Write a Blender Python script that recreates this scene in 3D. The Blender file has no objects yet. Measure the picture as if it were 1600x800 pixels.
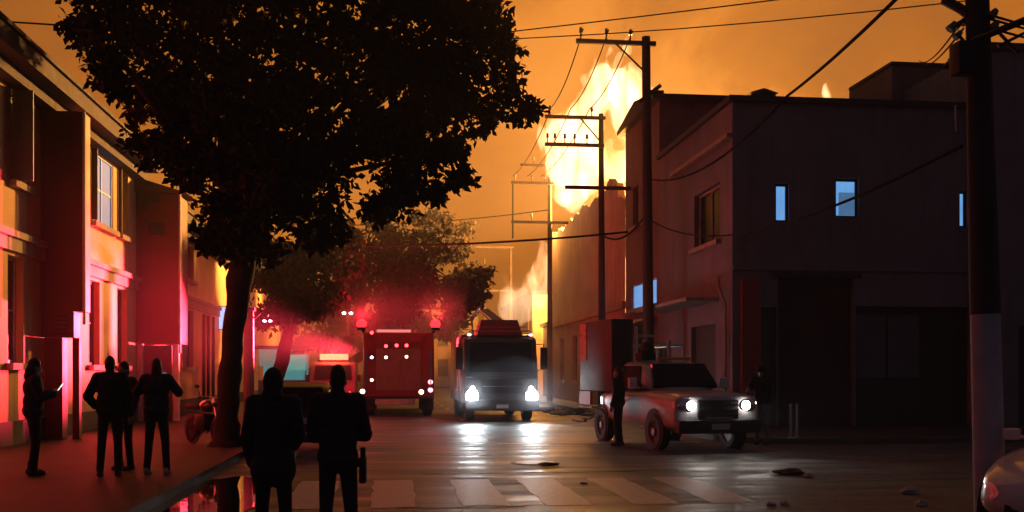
import bpy, bmesh, math, random
import numpy as np
from mathutils import Vector, Matrix, noise as mnoise
random.seed(7); rng = np.random.default_rng(7)
scene = bpy.context.scene
col = scene.collection
R = math.radians

HAZE = .0015
# ------------------------------------------------------------------ camera
YAW, EYE, FOC = math.atan(185/1600), 1.65, 1600.0
cam_d = bpy.data.cameras.new('camera'); cam = bpy.data.objects.new('camera', cam_d); col.objects.link(cam)
cam.location = (0, 0, EYE); cam.rotation_euler = (R(90), 0, -YAW)
cam_d.sensor_width = 36; cam_d.lens = 36*FOC/1600; cam_d.shift_y = 182/1600
cam_d.clip_start = .05; cam_d.clip_end = 3000
scene.camera = cam
SN, CS = math.sin(YAW), math.cos(YAW)
def ray(px, py): 
    u = (px-800)/FOC; v = (582-py)/FOC
    return Vector((SN+u*CS, CS-u*SN, v))
def at_t(px, py, t): return Vector((0,0,EYE))+ray(px,py)*t
def on_z(px, py, z=0.0): d = ray(px,py); return at_t(px,py,(z-EYE)/d.z)
def on_x(px, py, X): d = ray(px,py); return at_t(px,py,X/d.x)
def on_y(px, py, Y): d = ray(px,py); return at_t(px,py,Y/d.y)

# ------------------------------------------------------------------ world: night sky lit by the fire
FIRE = Vector((13, 55, 11.15))
w = bpy.data.worlds.new('World'); scene.world = w; w.use_nodes = True
nt = w.node_tree; nt.nodes.clear()
def N(nt, t, **k):
    n = nt.nodes.new(t)
    for a, b in k.items():
        if a == 'inp':
            for i, v in b.items(): n.inputs[i].default_value = v
        else: setattr(n, a, b)
    return n
out = N(nt, 'ShaderNodeOutputWorld'); bg = N(nt, 'ShaderNodeBackground'); tc = N(nt, 'ShaderNodeTexCoord')
dot = N(nt, 'ShaderNodeVectorMath', operation='DOT_PRODUCT'); dot.inputs[1].default_value = Vector((.24,.95,.07)).normalized()
nz = N(nt, 'ShaderNodeTexNoise', inp={'Scale':2.6,'Detail':5.0,'Roughness':.55,'Distortion':.7})
mp = N(nt, 'ShaderNodeMapping'); mp.inputs['Scale'].default_value = (1,1,1.7)
ad = N(nt, 'ShaderNodeMath', operation='MULTIPLY_ADD'); ad.inputs[1].default_value = .40
sb = N(nt, 'ShaderNodeMath', operation='SUBTRACT'); sb.inputs[1].default_value = .20
rp = N(nt, 'ShaderNodeValToRGB'); cr = rp.color_ramp
stops = [(0,(.033,.029,.044,1)),(.42,(.034,.026,.036,1)),(.62,(.055,.026,.024,1)),(.8,(.16,.058,.024,1)),(.9,(.33,.098,.016,1)),(.97,(.49,.140,.013,1)),(1,(.68,.215,.025,1))]
while len(cr.elements) < len(stops): cr.elements.new(.5)
for e, (p, c) in zip(cr.elements, stops): e.position = p; e.color = c
mr = N(nt, 'ShaderNodeMapRange', inp={'From Min':-1.0,'From Max':1.0})
L = nt.links.new
L(tc.outputs['Generated'], dot.inputs[0]); L(tc.outputs['Generated'], mp.inputs['Vector']); L(mp.outputs[0], nz.inputs['Vector'])
L(dot.outputs['Value'], mr.inputs['Value'])
L(nz.outputs['Fac'], ad.inputs[0]); L(mr.outputs[0], ad.inputs[2]); L(ad.outputs[0], sb.inputs[0]); L(sb.outputs[0], rp.inputs['Fac'])
sky = N(nt, 'ShaderNodeTexSky', sky_type='NISHITA', sun_disc=False, sun_elevation=R(-6), sun_rotation=R(200))
skm = N(nt, 'ShaderNodeMix', data_type='RGBA', blend_type='ADD'); skm.inputs['Factor'].default_value = .03
L(rp.outputs['Color'], skm.inputs['A']); L(sky.outputs['Color'], skm.inputs['B'])
L(skm.outputs['Result'], bg.inputs['Color']); bg.inputs['Strength'].default_value = 1.0
L(bg.outputs[0], out.inputs['Surface'])

scene.view_settings.view_transform = 'Standard'; scene.view_settings.look = 'None'
scene.view_settings.exposure = 0; scene.view_settings.gamma = 1
scene.render.engine = 'CYCLES'
cy = scene.cycles
cy.use_denoising = True; cy.max_bounces = 6; cy.diffuse_bounces = 3; cy.glossy_bounces = 3; cy.transmission_bounces = 4
cy.volume_bounces = 0; cy.transparent_max_bounces = 16; cy.caustics_reflective = False; cy.caustics_refractive = False
cy.sample_clamp_indirect = 6; cy.volume_step_rate = 1.0; cy.volume_max_steps = 128

# ------------------------------------------------------------------ lamps helper
def lamp(name, typ, loc, power, color, radius=.1, aim=None, angle=60, blend=.6, parent=None):
    d = bpy.data.lights.new(name, typ); d.energy = power; d.color = color; d.shadow_soft_size = radius
    o = bpy.data.objects.new(name, d); col.objects.link(o); o.location = loc
    if typ == 'SPOT': d.spot_size = R(angle); d.spot_blend = blend
    if aim is not None: o.rotation_euler = (Vector(aim)-Vector(loc)).to_track_quat('-Z','Y').to_euler()
    if parent: o.parent = parent
    return o

# the fire's own light
lamp('fire_light', 'POINT', FIRE, 150000, (1,.40,.08), .9)
lamp('facade_fire_light', 'POINT', (8.6, 60.5, 10.6), 2200, (1,.40,.08), 1.0)
lamp('street_fire_light', 'POINT', (9.6, 68.5, 5.0), 2500, (1,.42,.09), 1.0)

# ------------------------------------------------------------------ mesh helpers

def box(bm, x0, x1, y0, y1, z0, z1, bev=0):
    vs = [bm.verts.new(p) for p in ((x0,y0,z0),(x1,y0,z0),(x1,y1,z0),(x0,y1,z0),(x0,y0,z1),(x1,y0,z1),(x1,y1,z1),(x0,y1,z1))]
    fs = [bm.faces.new([vs[i] for i in f]) for f in ((3,2,1,0),(4,5,6,7),(0,1,5,4),(1,2,6,5),(2,3,7,6),(3,0,4,7))]
    if bev:
        es = list({e for f in fs for e in f.edges})
        bmesh.ops.bevel(bm, geom=es, offset=bev, segments=2, affect='EDGES', profile=.6)
def ring_loft(bm, rings, cap=True, closed=True):
    rv = [[bm.verts.new(p) for p in r] for r in rings]
    n = len(rv[0])
    for a, b in zip(rv, rv[1:]):
        for i in range(n if closed else n-1):
            j = (i+1) % n
            bm.faces.new((a[i], a[j], b[j], b[i]))
    if cap:
        bm.faces.new(list(reversed(rv[0]))); bm.faces.new(rv[-1])
def frame_of(d):
    d = Vector(d).normalized()
    a = Vector((0,0,1)) if abs(d.z) < .9 else Vector((1,0,0))
    x = d.cross(a).normalized(); y = x.cross(d).normalized()   # x, y perpendicular
    return x, y, d
def cyl(bm, p0, p1, r0, r1=None, n=12, cap=True):
    p0, p1 = Vector(p0), Vector(p1); r1 = r0 if r1 is None else r1
    x, y, d = frame_of(p1-p0)
    ring_loft(bm, [[p+(x*math.cos(2*math.pi*i/n)+y*math.sin(2*math.pi*i/n))*r for i in range(n)] for p, r in ((p0,r0),(p1,r1))], cap)
def tube(bm, pts, rad, n=8):
    pts = [Vector(p) for p in pts]
    rad = rad if isinstance(rad, (list, tuple)) else [rad]*len(pts)
    rings = []
    for i, p in enumerate(pts):
        d = pts[min(i+1,len(pts)-1)]-pts[max(i-1,0)]
        x, y, _ = frame_of(d)
        rings.append([p+(x*math.cos(2*math.pi*k/n)+y*math.sin(2*math.pi*k/n))*rad[i] for k in range(n)])
    ring_loft(bm, rings)
def sphere(bm, c, r, sx=1, sy=1, sz=1, u=14, v=9, rot=None):
    c = Vector(c)
    def P(th, ph):
        q = Vector((r*sx*math.sin(th)*math.cos(ph), r*sy*math.sin(th)*math.sin(ph), r*sz*math.cos(th)))
        return c+(rot @ q if rot is not None else q)
    top, bot = bm.verts.new(P(0,0)), bm.verts.new(P(math.pi,0))
    rg = [[bm.verts.new(P(math.pi*i/v, 2*math.pi*k/u)) for k in range(u)] for i in range(1,v)]
    for k in range(u):
        j = (k+1)%u
        bm.faces.new((top, rg[0][k], rg[0][j])); bm.faces.new((bot, rg[-1][j], rg[-1][k]))
        for a, b in zip(rg, rg[1:]): bm.faces.new((a[k], b[k], b[j], a[j]))
def prism_x(bm, prof, x0, x1, inset=0):
    """profile of (y,z) extruded along x"""
    rings = [[(x0,y,z) for y,z in prof],[(x1,y,z) for y,z in prof]]
    ring_loft(bm, rings)
def smooth(o, ang=40):
    for p in o.data.polygons: p.use_smooth = True
    try: o.data.set_sharp_from_angle(angle=R(ang))
    except Exception: pass
def mk(name, bm, mat, parent=None, loc=None, sm=True):
    bmesh.ops.recalc_face_normals(bm, faces=bm.faces)
    me = bpy.data.meshes.new(name); bm.to_mesh(me); bm.free()
    if mat: me.materials.append(mat)
    o = bpy.data.objects.new(name, me); col.objects.link(o)
    if parent: o.parent = parent
    if loc is not None: o.location = loc
    if sm: smooth(o)
    return o
def share(name, src, parent=None, loc=(0,0,0)):
    o = bpy.data.objects.new(name, src.data); col.objects.link(o); o.parent = parent; o.location = loc; return o
class B:
    def __enter__(s): s.bm = bmesh.new(); return s.bm
    def __exit__(s, *a): pass
def bx(name, mat, parent, *dims, bev=0):
    bm = bmesh.new(); box(bm, *dims, bev=bev); return mk(name, bm, mat, parent)
def tag(o, label, cat, group=None, kind=None):
    o['label'] = label; o['category'] = cat
    if group: o['group'] = group
    if kind: o['kind'] = kind
    return o
def struct(o): o['kind'] = 'structure'; return o
def thing(name, label, cat, loc=(0,0,0), rz=0, group=None):
    o = bpy.data.objects.new(name, None); col.objects.link(o); o.empty_display_size = .3
    o.location = loc; o.rotation_euler = (0,0,rz); return tag(o, label, cat, group)
def copy_tree(o, parent=None):
    c = o.copy(); col.objects.link(c); c.parent = parent
    for ch in list(o.children): copy_tree(ch, c)
    return c

# ------------------------------------------------------------------ materials
def M(name, c, rough=.7, metal=0, var=.18, scale=4, bump=.0, bscale=40, spec=.5, coat=0, dirt=0, world=False, streak=0):
    m = bpy.data.materials.new(name); m.use_nodes = True; t = m.node_tree; b = t.nodes['Principled BSDF']
    b.inputs['Metallic'].default_value = metal; b.inputs['Specular IOR Level'].default_value = spec; b.inputs['Coat Weight'].default_value = coat
    co = N(t,'ShaderNodeNewGeometry').outputs['Position'] if world else N(t,'ShaderNodeTexCoord').outputs['Object']
    n = N(t,'ShaderNodeTexNoise',inp={'Scale':scale,'Detail':6.0,'Roughness':.6}); t.links.new(co, n.inputs['Vector'])
    r = N(t,'ShaderNodeValToRGB'); r.color_ramp.elements[0].position=.3; r.color_ramp.elements[1].position=.72
    r.color_ramp.elements[0].color = tuple(x*(1-var) for x in c)+(1,); r.color_ramp.elements[1].color = tuple(min(1,x*(1+var)) for x in c)+(1,)
    t.links.new(n.outputs['Fac'], r.inputs['Fac']); cc = r.outputs['Color']
    if dirt or streak:
        mp = N(t,'ShaderNodeMapping'); mp.inputs['Scale'].default_value = (2.2,2.2,.22) if streak else (.6,.6,.6)
        t.links.new(co, mp.inputs['Vector'])
        n2 = N(t,'ShaderNodeTexNoise',inp={'Scale':1.3,'Detail':8.0,'Roughness':.68,'Distortion':.4}); t.links.new(mp.outputs[0], n2.inputs['Vector'])
        r2 = N(t,'ShaderNodeValToRGB'); r2.color_ramp.elements[0].position=.52; r2.color_ramp.elements[1].position=.72
        r2.color_ramp.elements[0].color=(0,0,0,1); r2.color_ramp.elements[1].color=(1,1,1,1)
        t.links.new(n2.outputs['Fac'], r2.inputs['Fac'])
        mu = N(t,'ShaderNodeMath',operation='MULTIPLY'); mu.inputs[1].default_value = dirt or streak; t.links.new(r2.outputs['Color'], mu.inputs[0])
        mx = N(t,'ShaderNodeMix',data_type='RGBA'); t.links.new(mu.outputs[0], mx.inputs['Factor']); t.links.new(cc, mx.inputs['A'])
        mx.inputs['B'].default_value = tuple(x*.28 for x in c)+(1,); cc = mx.outputs['Result']
    t.links.new(cc, b.inputs['Base Color'])
    rr = N(t,'ShaderNodeMapRange',inp={'To Min':max(.03,rough-.12),'To Max':min(1,rough+.12)}); t.links.new(n.outputs['Fac'], rr.inputs['Value']); t.links.new(rr.outputs[0], b.inputs['Roughness'])
    if bump:
        n3 = N(t,'ShaderNodeTexNoise',inp={'Scale':bscale,'Detail':4.0}); t.links.new(co, n3.inputs['Vector'])
        bp = N(t,'ShaderNodeBump',inp={'Strength':bump,'Distance':.02}); t.links.new(n3.outputs['Fac'], bp.inputs['Height']); t.links.new(bp.outputs[0], b.inputs['Normal'])
    return m
def E(name, c, s, base=(.1,.1,.1)):
    m = bpy.data.materials.new(name); m.use_nodes = True; t = m.node_tree; b = t.nodes['Principled BSDF']
    b.inputs['Base Color'].default_value = base+(1,); b.inputs['Emission Color'].default_value = c+(1,); b.inputs['Emission Strength'].default_value = s; b.inputs['Roughness'].default_value=.5; b.inputs['Specular IOR Level'].default_value=.12
    n = N(t,'ShaderNodeTexNoise',inp={'Scale':3.0}); rr = N(t,'ShaderNodeMapRange',inp={'To Min':s*.8,'To Max':s*1.2})
    t.links.new(n.outputs['Fac'], rr.inputs['Value']); t.links.new(rr.outputs[0], b.inputs['Emission Strength'])
    return m
def glass(name, tint=(.02,.02,.025), rough=.06):
    m = M(name, tint, rough, var=.1); b = m.node_tree.nodes['Principled BSDF']; b.inputs['Specular IOR Level'].default_value=.8; return m

m_plaster = M('plaster_cream', (.70,.50,.27), .85, var=.12, scale=1.2, bump=.25, bscale=30, streak=.45)
m_plaster2 = M('plaster_ochre', (.68,.46,.24), .85, var=.12, scale=1.2, bump=.25, bscale=30, streak=.5)
m_plinth = M('plinth_grey', (.12,.10,.08), .85, var=.3, bump=.3, dirt=.5)
m_trim = M('stone_trim', (.34,.28,.22), .8, var=.2, bump=.2, streak=.5)
m_redpaint = M('dark_red_paint', (.11,.014,.014), .6, var=.2, scale=1.5, streak=.4)
m_eave = M('eave_board', (.04,.035,.05), .8, var=.3)
m_tile = M('roof_tile', (.10,.05,.04), .85, var=.3)
m_shutter = M('pale_blue_shutter', (.30,.42,.55), .55, var=.12)
m_darkwood = M('dark_wood', (.035,.028,.028), .6, var=.3)
m_white = M('white_paint', (.72,.70,.68), .5, var=.06, streak=.2)
m_pane = glass('window_pane', (.012,.012,.014), .3); m_pane.node_tree.nodes['Principled BSDF'].inputs['Specular IOR Level'].default_value=.25
m_iron = M('dark_iron', (.03,.03,.033), .5, metal=.6)
m_steel = M('steel', (.45,.45,.47), .35, metal=.9)
m_chrome = M('chrome', (.7,.7,.72), .15, metal=1, var=.05)
m_black = M('black_rubber', (.018,.018,.02), .75)
m_grey_render = M('grey_render', (.17,.168,.195), .9, var=.2, scale=.8, bump=.3, bscale=20, streak=.45)
m_brown_render = M('brown_render', (.17,.115,.11), .9, var=.25, scale=.8, bump=.3, bscale=20, streak=.5)
m_redpil = M('red_band_lit_pilaster', (.26,.06,.05), .8, var=.25, streak=.4)  # pilaster's red stands in for red lamp light; hazard band is plain red
m_burnt = M('scorched_wall', (.33,.25,.20), .9, var=.25, scale=.6, bump=.4, bscale=8, streak=.75)
m_concrete = M('pole_concrete', (.17,.16,.155), .9, var=.15, bump=.3, bscale=60, dirt=.3)
m_polewood = M('pole_timber', (.07,.05,.042), .9, var=.3, bump=.3, bscale=30)
m_ceramic = M('insulator_ceramic', (.12,.09,.08), .35)
m_wire = M('wire_rubber', (.022,.018,.018), .95, spec=.05)
m_limewash = M('pole_limewash', (.36,.37,.46), .9, var=.15, dirt=.35)
m_bark = M('bark', (.032,.022,.02), .95, var=.4, scale=6, bump=.9, bscale=14)
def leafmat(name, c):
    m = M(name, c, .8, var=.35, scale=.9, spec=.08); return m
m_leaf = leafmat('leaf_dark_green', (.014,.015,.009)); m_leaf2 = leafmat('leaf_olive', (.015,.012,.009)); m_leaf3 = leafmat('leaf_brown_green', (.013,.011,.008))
m_side = M('pavement_concrete', (.038,.035,.032), .6, var=.25, scale=1.0, bump=.25, bscale=30, dirt=.5, world=True)
m_kerb = M('kerb_stone', (.09,.08,.075), .75, var=.25, bump=.3, dirt=.4, world=True)

def asphalt():
    m = bpy.data.materials.new('wet_asphalt'); m.use_nodes=True; t=m.node_tree; b=t.nodes['Principled BSDF']; Lk=t.links.new
    g = N(t,'ShaderNodeNewGeometry')
    big = N(t,'ShaderNodeTexNoise',inp={'Scale':.35,'Detail':6.0,'Roughness':.62,'Distortion':.6}); Lk(g.outputs['Position'],big.inputs['Vector'])
    fine = N(t,'ShaderNodeTexNoise',inp={'Scale':22.0,'Detail':5.0,'Roughness':.7}); Lk(g.outputs['Position'],fine.inputs['Vector'])
    mp = N(t,'ShaderNodeMapping'); mp.inputs['Scale'].default_value=(.35,1.6,1); Lk(g.outputs['Position'],mp.inputs['Vector'])
    st = N(t,'ShaderNodeTexNoise',inp={'Scale':.9,'Detail':5.0,'Roughness':.6,'Distortion':.5}); Lk(mp.outputs[0],st.inputs['Vector'])
    r = N(t,'ShaderNodeValToRGB'); e=r.color_ramp.elements; e[0].position=.32; e[0].color=(.050,.050,.052,1); e[1].position=.7; e[1].color=(.135,.13,.128,1); Lk(big.outputs['Fac'],r.inputs['Fac'])
    mx = N(t,'ShaderNodeMix',data_type='RGBA',blend_type='MULTIPLY'); mx.inputs['Factor'].default_value=.7
    r2 = N(t,'ShaderNodeValToRGB'); e=r2.color_ramp.elements; e[0].position=.3; e[0].color=(.45,.45,.45,1); e[1].position=.7; e[1].color=(1.25,1.25,1.25,1); Lk(fine.outputs['Fac'],r2.inputs['Fac'])
    Lk(r.outputs['Color'],mx.inputs['A']); Lk(r2.outputs['Color'],mx.inputs['B']); Lk(mx.outputs['Result'],b.inputs['Base Color'])
    rr = N(t,'ShaderNodeMapRange',inp={'From Min':.32,'From Max':.68,'To Min':.30,'To Max':.72}); Lk(st.outputs['Fac'],rr.inputs['Value']); Lk(rr.outputs[0],b.inputs['Roughness'])
    h = N(t,'ShaderNodeMath',operation='MULTIPLY_ADD'); h.inputs[1].default_value=.35; Lk(fine.outputs['Fac'],h.inputs[0]); Lk(st.outputs['Fac'],h.inputs[2])
    bp = N(t,'ShaderNodeBump',inp={'Strength':.45,'Distance':.03}); Lk(h.outputs[0],bp.inputs['Height']); Lk(bp.outputs[0],b.inputs['Normal'])
    b.inputs['Specular IOR Level'].default_value=.47
    return m
m_asphalt = asphalt()
def paintmat():
    m = bpy.data.materials.new('worn_road_paint'); m.use_nodes=True; t=m.node_tree; b=t.nodes['Principled BSDF']; Lk=t.links.new
    g = N(t,'ShaderNodeNewGeometry'); n = N(t,'ShaderNodeTexNoise',inp={'Scale':9.0,'Detail':8.0,'Roughness':.75}); Lk(g.outputs['Position'],n.inputs['Vector'])
    r = N(t,'ShaderNodeValToRGB'); e=r.color_ramp.elements; e[0].position=.30; e[0].color=(.25,.24,.23,1); e[1].position=.5; e[1].color=(.52,.50,.47,1)
    Lk(n.outputs['Fac'],r.inputs['Fac']); Lk(r.outputs['Color'],b.inputs['Base Color']); b.inputs['Roughness'].default_value=.5
    return m
m_paint = paintmat()
m_water = M('puddle_water', (.01,.01,.012), .05, var=.1, bump=.05, bscale=3, spec=1.0)
m_water.node_tree.nodes['Principled BSDF'].inputs['Roughness'].default_value=.03
for l in list(m_water.node_tree.links):
    if l.to_socket.name=='Roughness': m_water.node_tree.links.remove(l)

# ------------------------------------------------------------------ ground, road, kerbs
KL, KR = -2.9, 7.7            # kerb lines of the street
YC0, YC1 = 9.0, 22.6          # the cross street lies between these (right side)
bm = bmesh.new(); box(bm, -600,600,-300,900,-.6,-.02); struct(mk('ground', bm, m_asphalt))
bm = bmesh.new()
bmesh.ops.create_grid(bm, x_segments=2, y_segments=2, size=1); bmesh.ops.scale(bm, vec=(70,160,1), verts=bm.verts); bmesh.ops.translate(bm, vec=(10,80,0), verts=bm.verts)
struct(mk('road', bm, m_asphalt))
def slab(name, poly, z0, z1, mat):
    bm = bmesh.new(); ring_loft(bm, [[(x,y,z0) for x,y in poly],[(x,y,z1) for x,y in poly]])
    return struct(mk(name, bm, mat, sm=False))
slab('pavement', [(-8.2,-10),(KL-.16,-10),(KL-.16,150),(-8.2,150)], -.1, .12, m_side)
slab('kerb', [(KL-.157,-10),(KL,-10),(KL,150),(KL-.157,150)], -.1, .128, m_kerb)
def corner(x0, y0, r, n=8): return [(x0+r-r*math.cos(a), y0+r-r*math.sin(a)) for a in [math.pi/2*i/n for i in range(n+1)]]
arc = corner(KR+.16, YC1+.16, 1.8); arco = corner(KR, YC1, 1.96)
slab('pavement', [(KR+.16,150)]+arc+[(60,YC1+.16),(60,28.2),(9.7,28.2),(9.7,150)], -.1, .12, m_side)
slab('kerb', [(KR,150)]+arco+[(60,YC1),(60,YC1+.157)]+list(reversed([(x-.003,y-.003) for x,y in arc]))+[(KR+.157,150)], -.1, .128, m_kerb)
# crosswalk
cw = bpy.data.objects.new('crosswalk', None); col.objects.link(cw); struct(cw)
for i, px in enumerate((476, 585, 702, 806, 917, 1022)):
    a = on_z(px, 748, 0); b_ = on_z(px+52, 748, 0)
    x0, x1 = a.x, a.x+.58; y0, y1 = 12.55, 15.75
    bm = bmesh.new(); n=7
    lft=[(x0+random.uniform(-.025,.025), y0+(y1-y0)*k/n) for k in range(n+1)]; rgt=[(x1+random.uniform(-.025,.025), y0+(y1-y0)*k/n) for k in range(n+1)]
    bm.faces.new([bm.verts.new((x,y,.004)) for x,y in lft+rgt[::-1]])
    mk('stripe', bm, m_paint, cw, sm=False)
# stop line beyond the junction and lane dashes
bm = bmesh.new(); box(bm, 2.4,7.2,23.4,23.75,.001,.005); struct(mk('stop_line', bm, m_paint, sm=False))
ld = bpy.data.objects.new('lane_marking', None); col.objects.link(ld); struct(ld)
for k in range(8):
    bm = bmesh.new(); box(bm, 2.32,2.44,25+k*5,27+k*5,.001,.005); mk('dash', bm, m_paint, ld, sm=False)
# asphalt repair patches and manhole
m_patch = M('asphalt_patch', (.026,.024,.024), .5, var=.3, bump=.4, bscale=40, world=True)
for (px,py,wx,wy) in ((745,710,1.9,.5),(830,738,3.6,.22),(720,792,1.6,.18),(960,735,2.2,.2)):
    c = on_z(px,py); bm = bmesh.new()
    pts=[(c.x+wx/2*math.cos(a)*(1+.2*mnoise.noise((a,px,0))), c.y+wy/2*math.sin(a)*(1+.35*mnoise.noise((a*2,py,3)))) for a in [i*2*math.pi/28 for i in range(28)]]
    ring_loft(bm, [[(x,y,.0008) for x,y in pts],[(x,y,.004) for x,y in pts]]); struct(mk('road_patch', bm, m_patch, sm=False))
c = on_z(836,723)
mh = thing('manhole_cover', 'round worn steel manhole cover shining in the road before the headlights', 'manhole cover', (c.x,c.y,0))
bm = bmesh.new(); cyl(bm,(0,0,.001),(0,0,.012),.36,n=28); mk('lid', bm, M('manhole_steel',(.42,.41,.40),.5,metal=.5), mh)
bm = bmesh.new()
for i in range(28):
    a0,a1=i*2*math.pi/28,(i+1)*2*math.pi/28
    q=[(.37*math.cos(a0),.37*math.sin(a0)),(.45*math.cos(a0),.45*math.sin(a0)),(.45*math.cos(a1),.45*math.sin(a1)),(.37*math.cos(a1),.37*math.sin(a1))]
    ring_loft(bm, [[(x,y,.001) for x,y in q],[(x,y,.009) for x,y in q]])
mk('rim', bm, m_iron, mh)
# puddle in the gutter
c = Vector((-2.42,13.6,0)); bm = bmesh.new()
pts=[(max(-2.89, c.x+.62*math.cos(a)*(1+.45*mnoise.noise((math.cos(a)*1.5,math.sin(a)*1.5,4)))), c.y+3.0*math.sin(a)*(1+.3*mnoise.noise((math.cos(a)*2,math.sin(a)*2,9)))) for a in [i*2*math.pi/48 for i in range(48)]]
bm.faces.new([bm.verts.new((x,y,.009)) for x,y in pts]); struct(mk('puddle', bm, m_water, sm=False))

# ------------------------------------------------------------------ walls with openings
def wall_grid(bm, fmap, u0,u1,v0,v1, holes, rev):
    """fmap(u,v,d)->xyz; d>0 goes into the wall"""
    us = sorted({u0,u1,*[h[0] for h in holes],*[h[1] for h in holes]}); vs = sorted({v0,v1,*[h[2] for h in holes],*[h[3] for h in holes]})
    for a,b in zip(us,us[1:]):
        for c,d in zip(vs,vs[1:]):
            mu,mv=(a+b)/2,(c+d)/2
            if any(h[0]<mu<h[1] and h[2]<mv<h[3] for h in holes): continue
            bm.faces.new([bm.verts.new(fmap(*p)) for p in ((a,c,0),(b,c,0),(b,d,0),(a,d,0))])
    for a,b,c,d in holes:
        for p,q in (((a,c),(b,c)),((b,c),(b,d)),((b,d),(a,d)),((a,d),(a,c))):
            bm.faces.new([bm.verts.new(x) for x in (fmap(*p,0),fmap(*q,0),fmap(*q,rev),fmap(*p,rev))])
    bmesh.ops.remove_doubles(bm, verts=bm.verts, dist=1e-4)
def fbox(bm, fmap, u0,u1,v0,v1,d0,d1):
    """a box in wall coordinates; negative d stands proud"""
    vs=[bm.verts.new(fmap(u,v,d)) for d in (d0,d1) for u,v in ((u0,v0),(u1,v0),(u1,v1),(u0,v1))]
    for f in ((0,1,2,3),(7,6,5,4),(0,4,5,1),(1,5,6,2),(2,6,7,3),(3,7,4,0)): bm.faces.new([vs[i] for i in f])
def fpart(name, mat, parent, fmap, *d):
    bm = bmesh.new(); fbox(bm, fmap, *d); return mk(name, bm, mat, parent, sm=False)
def window(parent, fmap, h, mframe, mpane, rev=.22, sill=True, cols=2, rows=2, label=None, sillmat=None):
    a,b,c,d = h; f=.07
    bm = bmesh.new()
    for q in ((a,a+f,c,d),(b-f,b,c,d),(a+f,b-f,c,c+f),(a+f,b-f,d-f,d)): fbox(bm, fmap, *q, rev-.06, rev-.002)
    for k in range(1,cols): m=a+(b-a)*k/cols; fbox(bm, fmap, m-.025,m+.025,c+f,d-f,rev-.05,rev-.005)
    for k in range(1,rows): m=c+(d-c)*k/rows; fbox(bm, fmap, a+f,b-f,m-.02,m+.02,rev-.045,rev-.006)
    w_ = mk('window', bm, mframe, parent, sm=False)
    if label: w_['label']=label
    bm = bmesh.new(); fbox(bm, fmap, a+.02,b-.02,c+.02,d-.02,rev-.018,rev+.01); mk('pane', bm, mpane, w_, sm=False)
    if sill: bm = bmesh.new(); fbox(bm, fmap, a-.12,b+.12,c-.14,c-.002,-.16,rev-.07); mk('sill', bm, sillmat or m_trim, w_, sm=False)
    return w_

# ------------------------------------------------------------------ left row of houses (facade on X = -8, facing the street)
XL = -8.0
fl = lambda u,v,d: (XL-d, u, v)
def yl(px): return on_x(px, 582, XL).y
Y1, Y2, Y3, Y4 = yl(62), yl(128), yl(212), yl(280)
def house_left(name, label, y0, y1, ztop, holes_g, holes_u, mat, eave=True, plinth=.62, belt=True):
    t = thing(name, label, 'house', (0,0,0))
    bm = bmesh.new(); wall_grid(bm, fl, y0,y1, .1, ztop, holes_g+holes_u, .24)
    # side, back and ends
    for y in (y0,y1): bm.faces.new([bm.verts.new(p) for p in ((XL,y,.1),(XL-9,y,.1),(XL-9,y,ztop),(XL,y,ztop))])
    bm.faces.new([bm.verts.new(p) for p in ((XL-9,y0,.1),(XL-9,y1,.1),(XL-9,y1,ztop),(XL-9,y0,ztop))])
    mk('wall', bm, mat, t, sm=False)
    fpart('plinth', m_plinth, t, fl, y0+.002,y1-.002,.1,plinth,-.05,.04)
    if belt:
        bm = bmesh.new(); fbox(bm, fl, y0+.002,y1-.002,4.2,4.56,-.10,.05); fbox(bm, fl, y0+.004,y1-.004,4.48,4.62,-.18,.04); mk('belt_course', bm, m_trim, t, sm=False)
    if eave:
        bm = bmesh.new(); fbox(bm, fl, y0+.001,y1-.001,ztop-.02,ztop+.34,-.72,.4); fbox(bm, fl, y0+.003,y1-.003,ztop-.26,ztop-.022,-.34,.06); fbox(bm, fl, y0+.003,y1-.003,ztop+.342,ztop+.42,-.80,.3)
        mk('eave', bm, m_eave, t, sm=False)
        rt = bpy.data.meshes.new('roof')
        bm = bmesh.new(); prof=[(XL+.78,ztop+.425),(XL-4.5,ztop+2.1),(XL-9.2,ztop+.43)]
        ring_loft(bm, [[(x,y,z) for x,z in prof] for y in (y0,y1)]); mk('roof', bm, m_tile, t, sm=False)
    return t
gz=(1.85,4.12); uz=(5.7,7.62)
# nearest house
hA = house_left('corner_house', 'plaster house at the left edge of the photo, its ground floor glowing red', 10.5, Y1, 7.9,
    [(yl(12),yl(37),*gz),(15.2,16.5,*gz),(18.4,19.7,*gz)], [(yl(17),yl(42),*uz),(15.2,16.5,*uz),(18.4,19.7,*uz)], m_plaster2)
for h in [(yl(12),yl(37),*gz),(15.2,16.5,*gz),(18.4,19.7,*gz)]: window(hA, fl, h, m_shutter, m_pane)
for h in [(yl(17),yl(42),*uz),(15.2,16.5,*uz),(18.4,19.7,*uz)]: window(hA, fl, h, m_darkwood, m_pane)
def shutter(parent, fmap, y, z0, z1, wdt, mat, sgn=1):
    bm = bmesh.new()
    fbox(bm, fmap, y-.02,y+.02,z0,z1,-wdt-.01,-.01)
    o = mk('shutter', bm, mat, parent, sm=False)
    n=int((z1-z0)/.11)
    bm = bmesh.new()
    for k in range(n):
        z=z0+.06+k*(z1-z0-.1)/n; fbox(bm, fmap, y-.032,y-.0205,z,z+.06,-wdt+.05,-.07)
    l_=mk('louvres', bm, mat, o, sm=False); l_['kind']='stuff'
shutter(hA, fl, yl(19), uz[0], uz[1], .42, M('dark_blue_shutter',(.05,.07,.12),.6))
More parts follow.
